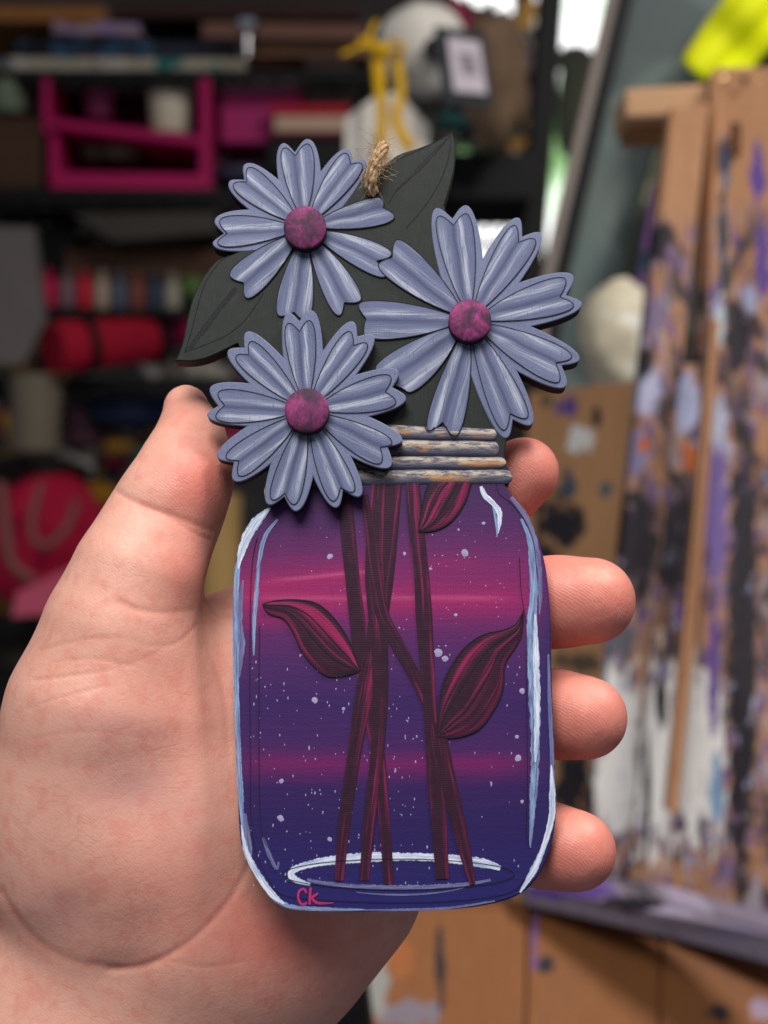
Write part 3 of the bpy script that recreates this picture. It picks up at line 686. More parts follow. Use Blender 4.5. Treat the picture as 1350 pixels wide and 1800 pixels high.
for nm, arr in (('redness', red), ('tip', ((PX > 870) & (PY < 1640)).astype(float) + bl(340, 850, 60, 70)), ('veins', ve), ('crease', crs*front)):
    at = me.attributes.new(nm, 'FLOAT', 'POINT'); at.data.foreach_set('value', arr.astype(np.float32))
me.polygons.foreach_set('use_smooth', [True]*len(me.polygons)); me.update()
HAND = bpy.data.objects.new('hand', me); COL.objects.link(HAND)
tag(HAND, 'open left hand with pale pink palm and fingertips holding the ornament from behind', 'hand')
# nails on the far side of the tips
def m_nail():
    g = G('nail'); n = g.noise(g.scale(g.tc(), (400, 400, 80)), 1.0); return g.done(g.mix(n, lin(214, 158, 146), lin(232, 186, 172)), 0.3)
NAIL = m_nail()
def nail(a, b, side):
    """curved plate on the back of a fingertip; a->b points to the tip, side = outward"""
    ax = (b[:3]-a[:3]); ax /= np.linalg.norm(ax); sd = np.asarray(side, float); sd -= ax*(sd@ax); sd /= np.linalg.norm(sd); lt = np.cross(ax, sd)
    R = b[3]; V = []; m, k = 8, 9
    for i in range(m):
        for j in range(k):
            an = (j/(k-1)-0.5)*1.45*(1-0.25*(i/(m-1))**3); l = -0.9*R + 1.3*R*i/(m-1)
            rr = (1.035 if i < m-1 else 1.02)*R*math.sqrt(max(0.2, 1-(max(0, l)/R*0.85)**2))
            V.append(b[:3] + ax*l + rr*(math.cos(an)*sd + math.sin(an)*lt))
    V += [v - sd*0.0006 for v in V]; o = m*k
    F = [(i*k+j, i*k+j+1, (i+1)*k+j+1, (i+1)*k+j) for i in range(m-1) for j in range(k-1)]
    F += [tuple(x+o for x in f[::-1]) for f in F]
    ring = [i for i in range(k)] + [i*k+k-1 for i in range(1, m)] + [(m-1)*k+j for j in range(k-2, -1, -1)] + [i*k for i in range(m-2, 0, -1)]
    F += [(ring[i], ring[(i+1) % len(ring)], ring[(i+1) % len(ring)]+o, ring[i]+o) for i in range(len(ring))]
    return mk('nail', V, F, NAIL, HAND, smooth=True)
for c in FING: nail(c[-2], c[-1], (-0.12, 1, 0))
nail(THUMB[-2], THUMB[-1], (-0.55, 1, 0.1))
# ------------------------------------------------------------------ the workshop behind, out of focus
def ms(name, c1, c2=None, sc=20.0, rough=0.6, stretch=(1, 1, 1), **kw):
    g = G(name); n = g.noise(g.scale(g.tc(), stretch), sc, 4.0, 0.6)
    c2 = c2 or tuple(min(1, x*1.35+0.004) for x in c1[:3]) + (1,)
    return g.done(g.mix(n, c1, c2), rough, g.bump(n, 0.2, 0.002), **kw)
def slab(name, pts, thick, mat, parent=None, bev=0.0):
    """solid from an outline of (px, py, y); extruded away from the viewer by thick metres"""
    P = [np.array(W(a, b, y)) for a, b, y in pts]; n = len(P)
    B = [p + (0, thick, 0) for p in P]
    ar = sum(P[i][0]*P[(i+1) % n][2] - P[(i+1) % n][0]*P[i][2] for i in range(n))
    F = [tuple(range(n)), tuple(range(n, 2*n))[::-1]] + [(i, i+n, (i+1) % n + n, (i+1) % n) for i in range(n)]
    if ar < 0: F = [f[::-1] for f in F]
    uv = [(a/1000, b/1000) for a, b, y in pts]*2
    o = mk(name, P + B, F, mat, None, uv=uv)
    c = sum(P)/n; o.location = 0, 0, 0
    if bev:
        bm = bmesh.new(); bm.from_mesh(o.data); bmesh.ops.bevel(bm, geom=bm.edges[:], offset=bev, segments=2, affect='EDGES', profile=0.7); bm.to_mesh(o.data); bm.free()
    if parent: put(o, parent)
    return o
def put(o, parent):                  # parent keeping the place in the world
    o.parent = parent; o.matrix_parent_inverse = Matrix.Translation(-Vector(parent.location))
    return o
def boxp(name, x0, y0, x1, y1, y, depth, mat, parent=None, bev=0.002):
    return slab(name, [(x0, y0, y), (x1, y0, y), (x1, y1, y), (x0, y1, y)], depth, mat, parent, bev)
def lathe(name, px, pyb, y, prof, mat, parent=None, n=28, tip=0.0, roll=0.0):
    """turned body; prof = [(radius px, height px above base)]; photo pixels at depth y"""
    k = S*(D+y)/D; base = np.array(W(px, pyb, y)); V = []; F = []
    for r, h in prof:
        for i in range(n):
            a = 2*math.pi*i/n; V.append(np.array([r*k*math.cos(a), r*k*math.sin(a), h*k]))
    for j in range(len(prof)-1):
        for i in range(n): F.append((j*n+i, j*n+(i+1) % n, (j+1)*n+(i+1) % n, (j+1)*n+i))
    F.append(tuple(range(n))[::-1]); F.append(tuple((len(prof)-1)*n+i for i in range(n)))
    R = np.array((Matrix.Rotation(roll, 3, 'Y') @ Matrix.Rotation(tip, 3, 'X')))
    V = [R @ v + base for v in V]
    o = mk(name, V, F, mat, None, smooth=True)
    try: o.data.set_sharp_from_angle(angle=0.7)
    except Exception: pass
    if parent: put(o, parent)
    return o
def lump(name, px, py, y, rx, ry, rz, mat, parent=None, seed=0, amp=0.2, fr=2.0, sub=4):
    bm = bmesh.new(); bmesh.ops.create_icosphere(bm, subdivisions=sub, radius=1.0); k = S*(D+y)/D; c = W(px, py, y)
    for v in bm.verts:
        s = 1 + amp*mnoise.noise(v.co*fr + Vector((seed*7.1, seed*3.3, 0))) + 0.4*amp*mnoise.noise(v.co*fr*2.7 + Vector((seed, 0, 5)))
        v.co = Vector((v.co.x*rx*k*s, v.co.y*rz*k*s, v.co.z*ry*k*s)) + c
    me = bpy.data.meshes.new(name); bm.to_mesh(me); bm.free(); me.materials.append(mat)
    me.polygons.foreach_set('use_smooth', [True]*len(me.polygons)); o = bpy.data.objects.new(name, me); COL.objects.link(o)
    if parent: put(o, parent)
    return o
def tubep(name, pts, rpx, mat, parent=None, sides=8):
    P = spline([W(*p) for p in pts], 6); y = pts[0][2]
    v, f = tube_geo(P, rpx*S*(D+y)/D, sides); o = mk(name, v, f, mat, None, smooth=True)
    if parent: put(o, parent)
    return o
def grp(name, px, py, y, label, cat, group=None): return thing(name, W(px, py, y), label, cat, group)

BLACK = ms('black_metal', lin(8, 8, 9), lin(17, 17, 19), rough=0.5)
MAG = ms('magenta_plastic', lin(150, 8, 72), lin(176, 14, 88), rough=0.5)
CREAM = ms('cream_ceramic', lin(200, 192, 166), lin(220, 212, 190), rough=0.4)
DKBROWN = ms('dark_wood', lin(52, 34, 24), lin(78, 50, 34), 14, 0.6, (1, 1, 8))
GREYP = ms('grey_panel', lin(88, 82, 80), lin(106, 100, 96))
RED = ms('red_foam', lin(138, 10, 34), lin(160, 16, 44), rough=0.85)
REDBAG = ms('red_cloth', lin(150, 12, 44), lin(190, 24, 66), 12, 0.8)
TAN = ms('tan_card', lin(176, 140, 84), lin(196, 160, 104))
WHITEC = ms('white_ceramic', lin(206, 200, 190), lin(228, 224, 214), 30, 0.35)
YEL = ms('mustard_yarn', lin(196, 148, 8), lin(226, 182, 30), 80, 0.8)
NAVY = ms('navy_cloth', lin(22, 28, 48), lin(36, 44, 72), 12, 0.9)
PAPER = ms('paper', lin(150, 146, 140), lin(186, 182, 174), 30, 0.8)

# setting
wall = mk('wall', [W(-5000, -3000, 2.3), W(6400, -3000, 2.3), W(6400, 4800, 2.3), W(-5000, 4800, 2.3)], [(0, 3, 2, 1)], ms('dim_wall_paint', lin(70, 64, 60), lin(98, 90, 84), 3)); wall['kind'] = 'structure'
# window: daylit garden behind the glass
WY = 2.22
win_ = grp('window', 1010, 620, WY, 'bright window with leafy garden light behind the black shelf post', 'window')
def m_pane():
    g = G('garden_light'); o = g.tc(); n = g.noise(o, 9.0, 3.0, 0.6); n2 = g.noise(o, 30.0, 2.0)
    _, _, z = g.sep(o); leafy = g.gauss(z, float(W(0, 225, WY)[2]), 0.085)
    col = g.ramp(g.sub(g.add(g.mul(n, 0.7), 0.35), g.mul(leafy, g.add(0.2, g.mul(n2, 0.35)))), [(0.36, lin(46, 70, 40)), (0.47, lin(120, 156, 104)), (0.58, lin(215, 240, 210)), (0.68, lin(255, 255, 255))])
    e = g.n.new('ShaderNodeEmission'); g.put(e.inputs[0], col); e.inputs[1].default_value = 2.0
    g.t.links.new(e.outputs[0], g.out.inputs[0]); return g.mat
boxp('window_pane', 800, -120, 1200, 560, WY, 0.006, m_pane(), win_, 0)
WF = ms('window_frame_paint', lin(120, 116, 104), lin(140, 136, 122))
for (a, b, c, d) in ((775, -150, 800, 590), (1200, -150, 1225, 590), (800, 560, 1200, 590), (800, -150, 1200, -120)): boxp('window_frame', a, b, c, d, WY-0.02, 0.05, WF, win_)
o = lathe('vase', 1010, 275, 2.0, [(20, 0), (30, 20), (34, 90), (26, 150), (36, 176), (22, 190)], ms('olive_glaze', lin(98, 102, 82), lin(116, 120, 98))); tag(o, 'olive grey vase silhouetted against the window right of the black post', 'vase')

# black rack
RY = 1.30; RD = 0.42
rack = grp('shelf_rack', 500, 1500, RY, 'tall black metal shelving rack crowded with craft supplies', 'shelf')
slab('post', [(968, -300, RY), (1014, -300, RY), (864, 1700, RY), (828, 1700, RY)], 0.03, BLACK, rack, 0.003)
for (x0, x1, yy) in ((-260, -215, RY), (905, 940, RY+RD), (-200, -165, RY+RD)): boxp('post', x0, -300, x1, 1700, yy, 0.03, BLACK, rack, 0.003)
SH = [(-260, 940, 122, 140), (-260, 940, 332, 352), (-260, 940, 664, 682), (-260, 940, 1090, 1112)]
for (a, b, c, d) in SH:
    boxp('shelf_rail', a, c, b, d, RY+0.012, 0.008, BLACK, rack, 0.002)
    V, F = [], []; zz = W(0, (c+d)/2, RY)[2]
    for i in range(int((b-a)/26)+1):
        x = W(a+26*i, 0, RY)[0]; v, f = tube_geo([(x, RY+0.02, zz), (x, RY+RD-0.004, zz)], 0.0024, 5); k = len(V); V += v; F += [tuple(q+k for q in e) for e in f]
    for yy in (0.12, 0.27, RD-0.003):
        v, f = tube_geo([(W(a, 0, RY)[0], RY+yy, zz-0.005), (W(b, 0, RY)[0], RY+yy, zz-0.005)], 0.004, 6); k = len(V); V += v; F += [tuple(q+k for q in e) for e in f]
    o = mk('wire_deck', V, F, BLACK, None); o['kind'] = 'stuff'; put(o, rack)
for (a, b, c, d) in SH:
    boxp('front_rail', a, d+10, b, d+16, RY+0.016, 0.006, BLACK, rack, 0.001)
    pts = [(a + 24*i, (d if i % 2 else d+11), RY+0.018) for i in range(int((b-a)/24)+1)]
    P = [np.array(W(*p)) for p in pts]; v, f = tube_geo(P, 0.0022, 5); put(mk('rail_lattice', v, f, BLACK, None), rack)

# top shelf: flat stacks of painted boards
def flat(name, x0, y0, x1, y1, y, mat, label, cat, skew=0, depth=0.24, group=None):
    o = slab(name, [(x0, y0, y), (x1, y0+skew, y), (x1, y1+skew, y), (x0, y1, y)], depth, mat, None, 0.0015); tag(o, label, cat, group); return o
def m_painted(name, base, spots, sc=14.0, thr=0.55):
    g = G(name); o = g.tc(); col = g.mix(g.noise(o, 40.0, 3.0), base, tuple(x*1.25 for x in base[:3])+(1,))
    for i, c in enumerate(spots):
        q = g.n.new('ShaderNodeMapping'); g.put(q.inputs[0], o); q.inputs[1].default_value = (i*3.1, i*1.7, i*5.3)
        col = g.mix(g.step(g.noise(q.outputs[0], sc, 3.0, 0.6, 0.6), thr, thr+0.05), col, c)
    return g.done(col, 0.5)
flat('painting_board', -60, 100, 430, 122, RY+0.02, m_painted('paint_edge_a', lin(150, 142, 126), [lin(24, 104, 100), lin(60, 62, 84), lin(176, 170, 160)], 26), 'grey-white paint-stained board lowest in the top shelf stack', 'board', 3)
flat('painting_board', 30, 70, 420, 98, RY+0.03, m_painted('paint_edge_b', lin(28, 32, 46), [lin(36, 74, 100), lin(16, 16, 22)], 20), 'dark navy paint-smeared board in the middle of the top shelf stack', 'board', 4)
flat('artist_palette', 92, 36, 245, 56, RY+0.02, m_painted('paint_edge_c', lin(140, 118, 128), [lin(128, 110, 160), lin(190, 176, 190), lin(110, 76, 60)], 30), 'lilac-stained flat palette lying on the top shelf stack', 'palette', 5)
flat('wooden_board', -60, 8, 185, 36, RY+0.04, ms('orange_wood', lin(120, 78, 38), lin(160, 106, 56), 9, 0.6, (1, 1, 10)), 'orange-brown wooden board topmost at the far left of the top shelf', 'board', 2)
flat('wooden_tray', 355, 38, 640, 66, RY+0.03, ms('brown_wood', lin(96, 66, 56), lin(130, 92, 78), 9), 'brown tray edge on the top shelf right of the lilac palette', 'tray', 4)
flat('dark_folder', 200, 4, 640, 30, RY+0.06, ms('dark_folder', lin(44, 26, 24), lin(62, 36, 32)), 'dark maroon folder lying above the brown tray', 'folder', 2)
flat('brown_card', 400, 70, 650, 96, RY+0.05, ms('brown_card', lin(120, 88, 66), lin(150, 112, 84)), 'tan brown card stack under the brown tray', 'card', 3)
o = lathe('metal_knob', 435, 50, RY-0.01, [(4, -50), (4, -12), (14, -8), (22, 2), (20, 12), (8, 18)], ms('chrome', lin(210, 210, 215), lin(230, 230, 235), rough=0.15, Metallic=1.0)); tag(o, 'small shiny chrome knob hanging at the top shelf edge', 'knob')

# second shelf: magenta basket with cups
bk = grp('storage_basket', 220, 332, RY, 'magenta plastic two-tier storage basket on the second shelf', 'basket')
boxp('back_panel', 76, 132, 372, 328, RY+0.16, 0.004, MAG, bk)
for (a, b, c, d) in ((74, 88, 126, 234), (86, 102, 236, 330), (350, 370, 132, 330)): boxp('side_panel', a, c, b, d, RY+0.012, 0.15, MAG, bk)
slab('upper_floor', [(76, 206, RY+0.012), (350, 238, RY+0.012), (350, 256, RY+0.012), (76, 222, RY+0.012)], 0.15, MAG, bk, 0.002)
slab('lower_floor', [(90, 302, RY+0.01), (366, 306, RY+0.01), (366, 332, RY+0.01), (90, 330, RY+0.01)], 0.15, MAG, bk, 0.002)
cup = lambda r, h: [(r*0.8, 0), (r*0.86, 3), (r, h), (r*0.92, h), (r*0.78, 6)]
o = lathe('cup', 175, 208, RY+0.06, cup(27, 62), ms('plum_plastic', lin(126, 48, 88), lin(148, 62, 104))); tag(o, 'small plum-pink cup inside the magenta basket', 'cup')
o = lathe('cup', 300, 238, RY+0.05, cup(40, 92), CREAM); tag(o, 'cream-white cup inside the magenta basket', 'cup')
o = boxp('paint_palette', 140, 256, 240, 276, RY+0.05, 0.08, m_painted('paint_tray', lin(84, 76, 62), [lin(120, 110, 90), lin(40, 30, 30)], 30)); tag(o, 'dusty grey tray lying in the lower tier of the magenta basket', 'tray')
o = lathe('glass_jar', 14, 200, RY+0.03, [(26, 0), (30, 6), (30, 66), (20, 74), (20, 82)], ms('pale_green_glass', lin(92, 104, 84), lin(116, 126, 104), rough=0.25)); tag(o, 'pale green jar at the far left edge beside the magenta basket', 'jar')
o = boxp('small_box', 42, 128, 76, 200, RY+0.05, 0.1, ms('maroon_card', lin(74, 40, 50), lin(92, 52, 62))); tag(o, 'dull maroon box between the green jar and the magenta basket', 'box')
o = boxp('wooden_crate', -60, 206, 74, 330, RY+0.02, 0.2, DKBROWN); tag(o, 'dark brown wooden crate at the left end of the second shelf', 'crate')
pb = grp('pink_box', 455, 236, RY, 'magenta and white printed box right of the magenta basket', 'box')
boxp('carton', 388, 158, 532, 250, RY+0.04, 0.12, ms('pink_carton', lin(150, 24, 88), lin(176, 50, 112)), pb); boxp('lid', 386, 136, 534, 160, RY+0.035, 0.13, ms('pale_carton', lin(176, 120, 140), lin(190, 150, 160)), pb)
b = grp('book', 545, 232, RY, 'red-covered book with cream pages lying beside the pink box', 'book')
boxp('cover', 476, 184, 614, 200, RY+0.012, 0.13, ms('red_cover', lin(160, 14, 40), lin(180, 20, 50)), b); boxp('pages', 482, 201, 608, 231, RY+0.016, 0.12, ms('page_edges', lin(182, 150, 128), lin(200, 172, 150), 40, 0.8, (1, 1, 12)), b); boxp('cover', 476, 232, 614, 238, RY+0.012, 0.13, ms('red_cover_b', lin(96, 10, 28), lin(110, 14, 34)), b)
o = boxp('dark_box', 536, 96, 620, 182, RY+0.03, 0.12, ms('dark_carton', lin(46, 30, 30), lin(64, 40, 38))); tag(o, 'dark brown box standing on the red book', 'box')
o = boxp('black_case', 470, 240, 625, 300, RY+0.02, 0.14, BLACK); tag(o, 'black case under the red book', 'case')
o = lump('folded_cloth', 430, 312, RY+0.07, 70, 20, 60, ms('purple_grey_cloth', lin(56, 50, 72), lin(74, 68, 92)), seed=2); tag(o, 'purple-grey folded cloth on the second shelf near the upper flower', 'cloth')

# third level
o = slab('display_board', [(-40, 396, RY-0.05), (58, 400, RY-0.05), (78, 566, RY-0.05), (40, 640, RY-0.05), (-40, 640, RY-0.05)], 0.02, GREYP); tag(o, 'grey leaning panel at the far left below the wooden crate', 'panel')
o = boxp('wooden_block', 112, 436, 420, 498, RY+0.06, 0.2, DKBROWN, None, 0.004); tag(o, 'long dark brown wooden block above the paint bottles', 'block')
o = boxp('black_bin', 56, 400, 128, 476, RY+0.1, 0.2, BLACK); tag(o, 'black bin left of the dark wooden block', 'bin')
o = slab('paper_roll_sheet', [(128, 376, RY+0.02), (380, 372, RY+0.02), (380, 408, RY+0.02), (200, 424, RY+0.02)], 0.1, ms('dim_paper', lin(52, 48, 44), lin(66, 62, 56))); tag(o, 'dim grey sheet under the second shelf, above the wooden block', 'sheet')
cols = [(lin(170, 20, 70), lin(150, 60, 80)), (lin(110, 84, 92),) * 2, (lin(170, 28, 50),) * 2, (lin(150, 132, 116),) * 2, (lin(70, 78, 92),) * 2, (lin(110, 58, 52),) * 2, (lin(44, 56, 72),) * 2, (lin(140, 134, 120),) * 2]
nmz = ['magenta', 'mauve', 'red', 'beige', 'slate grey', 'rust brown', 'navy', 'off-white']
for i, (c, nm) in enumerate(zip(cols, nmz)):
    r = grp('paint_bottle', 86 + 31*i, 545, RY, nm + ' paint bottle in the row above the red roll', 'bottle', 'paint bottles in a row above the red roll')
    lathe('bottle_body', 86 + 31*i, 540 + i*1.2, RY+0.02, [(13, 0), (15, 3), (15, 42), (8, 50)], ms('bottle_' + nm.replace(' ', '_'), c[0]), r, 16)
    lathe('cap', 86 + 31*i, 590 - 100 + i*1.2, RY+0.02, [(8, 0), (9, 2), (8, 16), (5, 18)], ms('cap_' + nm.replace(' ', '_'), tuple(x*0.6 for x in c[0][:3])+(1,)), r, 12)
o = boxp('bottle_tray', 70, 542, 345, 552, RY+0.0, 0.06, BLACK, None, 0.001); tag(o, 'black narrow tray carrying the row of paint bottles', 'tray')
o = lump('green_pouch', 338, 508, RY+0.05, 26, 24, 20, ms('dull_green', lin(66, 92, 46), lin(84, 110, 60)), seed=5); tag(o, 'dull green pouch at the right end of the bottle row', 'pouch')
rr = grp('foam_roll', 160, 660, RY, 'red rolled foam mat with a black strap on the third shelf', 'roll')
def roll(name, x0, x1, yc0, yc1, r0, r1, y0, y1, mat, parent):
    a, b_ = np.array(W(x0, yc0, y0)), np.array(W(x1, yc1, y1)); n = 12; P = [a+(b_-a)*i/n for i in range(n+1)]
    R = [(r0+(r1-r0)*i/n)*S*(D+y0)/D for i in range(n+1)]; R[0] *= 0.93; R[-1] *= 0.93
    v, f = tube_geo(P, R, 24); o = mk(name, v, f, mat, None, smooth=True); o.data.set_sharp_from_angle(angle=0.7)
    return put(o, parent) if parent else o
roll('mat', 92, 276, 612, 596, 48, 40, RY-0.05, RY+0.03, RED, rr); roll('strap', 140, 154, 608, 607, 53, 52, RY-0.031, RY-0.025, BLACK, rr); roll('strap', 262, 277, 597.5, 596, 46, 45, RY+0.022, RY+0.030, BLACK, rr)
o = roll('yarn_tube', 300, 350, 575, 572, 32, 30, RY+0.1, RY+0.14, ms('pink_felt', lin(150, 16, 70), lin(176, 28, 88), rough=0.8), None); tag(o, 'magenta felt roll behind the left leaf of the ornament', 'roll')
# fourth level: clutter
o = lathe('tall_cup', 62, 795, RY-0.02, cup(48, 135), ms('beige_plastic', lin(96, 88, 74), lin(116, 106, 90))); tag(o, 'beige tall cup at the left below the red roll', 'cup')
CL = [(230, 720, 74, 34, NAVY, 'navy cloth bundle left of the thumb tip', 'cloth', 'cloth_bundle'), (228, 655, 54, 24, PAPER, 'crumpled grey-white paper under the red roll', 'paper', 'crumpled_paper'),
      (150, 768, 34, 20, ms('mauve_felt', lin(104, 68, 80), lin(124, 84, 96)), 'small mauve felt scrap below the navy bundle', 'felt', 'felt_scrap'),
      (206, 786, 28, 15, ms('ochre_felt', lin(138, 100, 36), lin(158, 116, 48)), 'ochre felt scrap between mauve and teal scraps', 'felt', 'felt_scrap'),
      (245, 798, 30, 16, ms('teal_felt', lin(36, 84, 88), lin(50, 104, 104)), 'teal felt scrap left of the thumb', 'felt', 'felt_scrap'),
      (120, 690, 38, 22, ms('grey_felt', lin(90, 92, 86), lin(110, 112, 104)), 'pale grey felt scrap beside the beige cup', 'felt', 'felt_scrap'),
      (170, 872, 40, 24, ms('mustard_felt', lin(150, 104, 20), lin(170, 120, 30)), 'mustard cloth lump above the red bag', 'cloth', 'cloth_lump'),
      (70, 828, 80, 26, ms('dark_felt', lin(34, 26, 26), lin(48, 38, 36)), 'dark brown cloth above the red bag', 'cloth', 'cloth_lump'),
      (300, 690, 46, 34, ms('grey_cloth', lin(96, 92, 88), lin(122, 118, 110)), 'grey cloth behind the thumb tip', 'cloth', 'cloth_lump'),
      (350, 660, 40, 26, ms('pale_cloth', lin(140, 136, 126), lin(164, 158, 148)), 'off-white cloth below the left leaf of the ornament', 'cloth', 'cloth_lump'),
      (60, 1150, 60, 34, ms('olive_cloth', lin(56, 52, 42), lin(74, 68, 56)), 'olive grey cloth below the red bag', 'cloth', 'cloth_lump'),
      (14, 1290, 40, 40, ms('white_rag', lin(130, 126, 118), lin(160, 154, 146)), 'off-white rag at the far left edge beside the palm', 'cloth', 'cloth_lump'),
      (430, 930, 40, 60, ms('grey_black_felt', lin(40, 40, 42), lin(60, 60, 62)), 'charcoal felt lump in the gap above the jar shoulder', 'felt', 'felt_scrap')]
for i, (x, y, rx, ry, mat, lab, cat, nm) in enumerate(CL):
    o = lump(nm, x, y, RY+0.06+0.02*(i % 3), rx, ry, rx*0.8, mat, seed=i+3, amp=0.35, fr=1.8); tag(o, lab, cat)
rb = grp('cloth_bag', 90, 1090, RY, 'red cloth bag with a beige handle hanging at the left', 'bag')
lump('bag_body', 85, 960, RY+0.02, 120, 128, 70, REDBAG, rb, 21, 0.18, 1.5)
ST = ms('beige_webbing', lin(112, 62, 62), lin(130, 76, 72))
tubep('handle', [(72, 850, RY-0.06), (56, 910, RY-0.075), (62, 952, RY-0.08), (90, 955, RY-0.08), (120, 920, RY-0.075), (135, 880, RY-0.06)], 8, ST, rb)
tubep('handle', [(0, 850, RY-0.05), (10, 930, RY-0.07), (20, 990, RY-0.075), (60, 1020, RY-0.07)], 11, ST, rb)
o = slab('pink_card', [(30, 1040, RY-0.08), (150, 985, RY-0.08), (190, 1000, RY-0.08), (150, 1075, RY-0.08), (20, 1085, RY-0.08)], 0.01, ms('pink_card_paint', lin(176, 70, 96), lin(196, 90, 112))); tag(o, 'pink card sloping in front of the red bag', 'card')
o = lathe('cardboard_tube', 386, 1088, RY-0.05, [(38, 0), (38, 220), (33, 220), (33, 4)], TAN); tag(o, 'tan cardboard tube standing between thumb and jar', 'tube')
o = boxp('dark_bin', -80, 1112, 130, 1420, RY+0.1, 0.25, ms('charcoal_bin', lin(30, 28, 28), lin(44, 40, 40))); tag(o, 'charcoal bin at the bottom left under the rack shelf', 'bin')

# hanging things right of centre
HY = 0.95
sk = grp('ceramic_hanger', 745, 170, HY, 'white rounded ceramic hanger with a dark round hole and price tag', 'ornament')
lump('shell', 745, 88, HY, 84, 82, 70, WHITEC, sk, 31, 0.08, 1.2)
lathe('hole', 768, 86, HY-0.0385*1.0, [(22, -6), (24, 0), (20, 3)], ms('hole_dark', lin(20, 18, 18)), sk, 24, math.radians(80))
tubep('hanger_wire', [(700, 12, HY), (760, -40, HY), (800, -90, HY)], 3, BLACK, sk)
tg = grp('price_tag', 820, 170, HY-0.07, 'black-edged white price tag hanging at the white ceramic', 'tag')
slab('card', [(762, 44, HY-0.07), (852, 56, HY-0.07), (868, 188, HY-0.07), (780, 182, HY-0.07)], 0.003, ms('black_card', lin(40, 44, 48), lin(52, 56, 60)), tg, 0.0008)
slab('white_label', [(786, 64, HY-0.0725), (843, 74, HY-0.0725), (856, 165, HY-0.0725), (798, 160, HY-0.0725)], 0.002, ms('white_print', lin(196, 186, 196), lin(214, 204, 212)), tg)
GP = ms('grey_print', lin(120, 112, 120), lin(140, 132, 140))
for i in range(4): slab('printed_line', [(806+2*i, 92+10*i, HY-0.0735), (834+2*i, 96+10*i, HY-0.0735), (835+2*i, 101+10*i, HY-0.0735), (807+2*i, 97+10*i, HY-0.0735)], 0.0008, GP, tg)
wt = grp('hexagon_tag', 680, 330, HY-0.04, 'white hexagonal tag hanging from mustard yarn behind the twine', 'tag')
slab('plaque', [(606, 206, HY-0.04), (664, 164, HY-0.04), (700, 160, HY-0.04), (756, 222, HY-0.04), (752, 330, HY-0.04), (604, 330, HY-0.04)], 0.012, WHITEC, wt, 0.002)
ty = grp('yarn_tassel', 665, 260, HY-0.06, 'mustard yellow knotted yarn tassel holding the white hexagonal tag', 'tassel')
for i in range(5): tubep('yarn', [(655+5*i, 80, HY-0.06), (660+3*i, 140, HY-0.062), (666+2*i, 200, HY-0.064), (662+4*i, 270, HY-0.062)], 5, YEL, ty, 6)
for i in range(4): tubep('yarn', [(690+4*i, 90, HY-0.058), (700+3*i, 160, HY-0.058), (690+4*i, 210, HY-0.06), (712+6*i, 262, HY-0.06)], 4, YEL, ty, 6)
for pts in ([(668, 90), (640, 80), (612, 92), (600, 96)], [(668, 88), (650, 66), (658, 44), (664, 38)], [(672, 90), (690, 74), (708, 80), (706, 96)], [(670, 88), (645, 70), (630, 74)]):
    tubep('yarn', [(a, b2, HY-0.064) for a, b2 in pts], 5, YEL, ty, 6)
lump('knot', 670, 88, HY-0.064, 18, 14, 12, YEL, ty, 8, 0.25)
o = lump('straw_bundle', 868, 140, HY+0.25, 58, 112, 50, ms('brown_straw', lin(60, 46, 36), lin(150, 122, 96), 60, 0.8, (1, 1, 0.3)), seed=12, amp=0.2, fr=1.8); tag(o, 'brown straw bundle between the price tag and the black post', 'bundle')
o = boxp('black_crate', 790, 268, 934, 350, HY+0.3, 0.15, BLACK); tag(o, 'black crate under the straw bundle', 'crate')
o = boxp('drawer_box', 640, 560, 960, 900, RY+0.1, 0.2, ms('dark_drawer', lin(30, 28, 28), lin(46, 42, 40)), None, 0.004); tag(o, 'dark drawer box hidden behind the jar lid', 'box')

# leaning canvas
cv = grp('leaning_canvas', 1010, 640, 0.8, 'large grey-green canvas leaning at a steep angle left of the easel', 'canvas')
CVF = m_painted('grey_green_paint', lin(92, 106, 104), [lin(104, 116, 112), lin(80, 92, 92)], 5, 0.5)
slab('painted_face', [(1112, -60, 0.86), (1330, -60, 0.86), (1262, 120, 0.86), (1170, 420, 0.86), (1120, 760, 0.86), (965, 760, 0.86), (985, 470, 0.86)], 0.02, CVF, cv)
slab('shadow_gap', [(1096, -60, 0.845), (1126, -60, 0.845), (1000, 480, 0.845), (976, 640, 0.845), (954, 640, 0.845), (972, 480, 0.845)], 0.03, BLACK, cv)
slab('frame_edge', [(1082, -60, 0.84), (1098, -60, 0.84), (974, 480, 0.84), (956, 640, 0.84), (944, 640, 0.84), (956, 480, 0.84)], 0.03, ms('bare_frame', lin(120, 110, 104), lin(146, 136, 128)), cv)
o = slab('narrow_canvas', [(1160, 230, 0.83), (1184, 230, 0.83), (1150, 470, 0.83), (1124, 560, 0.83), (1080, 560, 0.83), (1110, 430, 0.83)], 0.02, m_painted('olive_paint', lin(70, 74, 62), [lin(108, 110, 84), lin(50, 56, 54)], 12)); tag(o, 'narrow olive canvas edge between the grey canvas and easel', 'canvas')
o = slab('purple_canvas', [(1152, 320, 0.8), (1170, 320, 0.8), (1150, 500, 0.8), (1118, 500, 0.8)], 0.02, m_painted('purple_paint', lin(92, 62, 108), [lin(30, 58, 74)], 14)); tag(o, 'purple and teal painted strip just left of the easel', 'canvas')
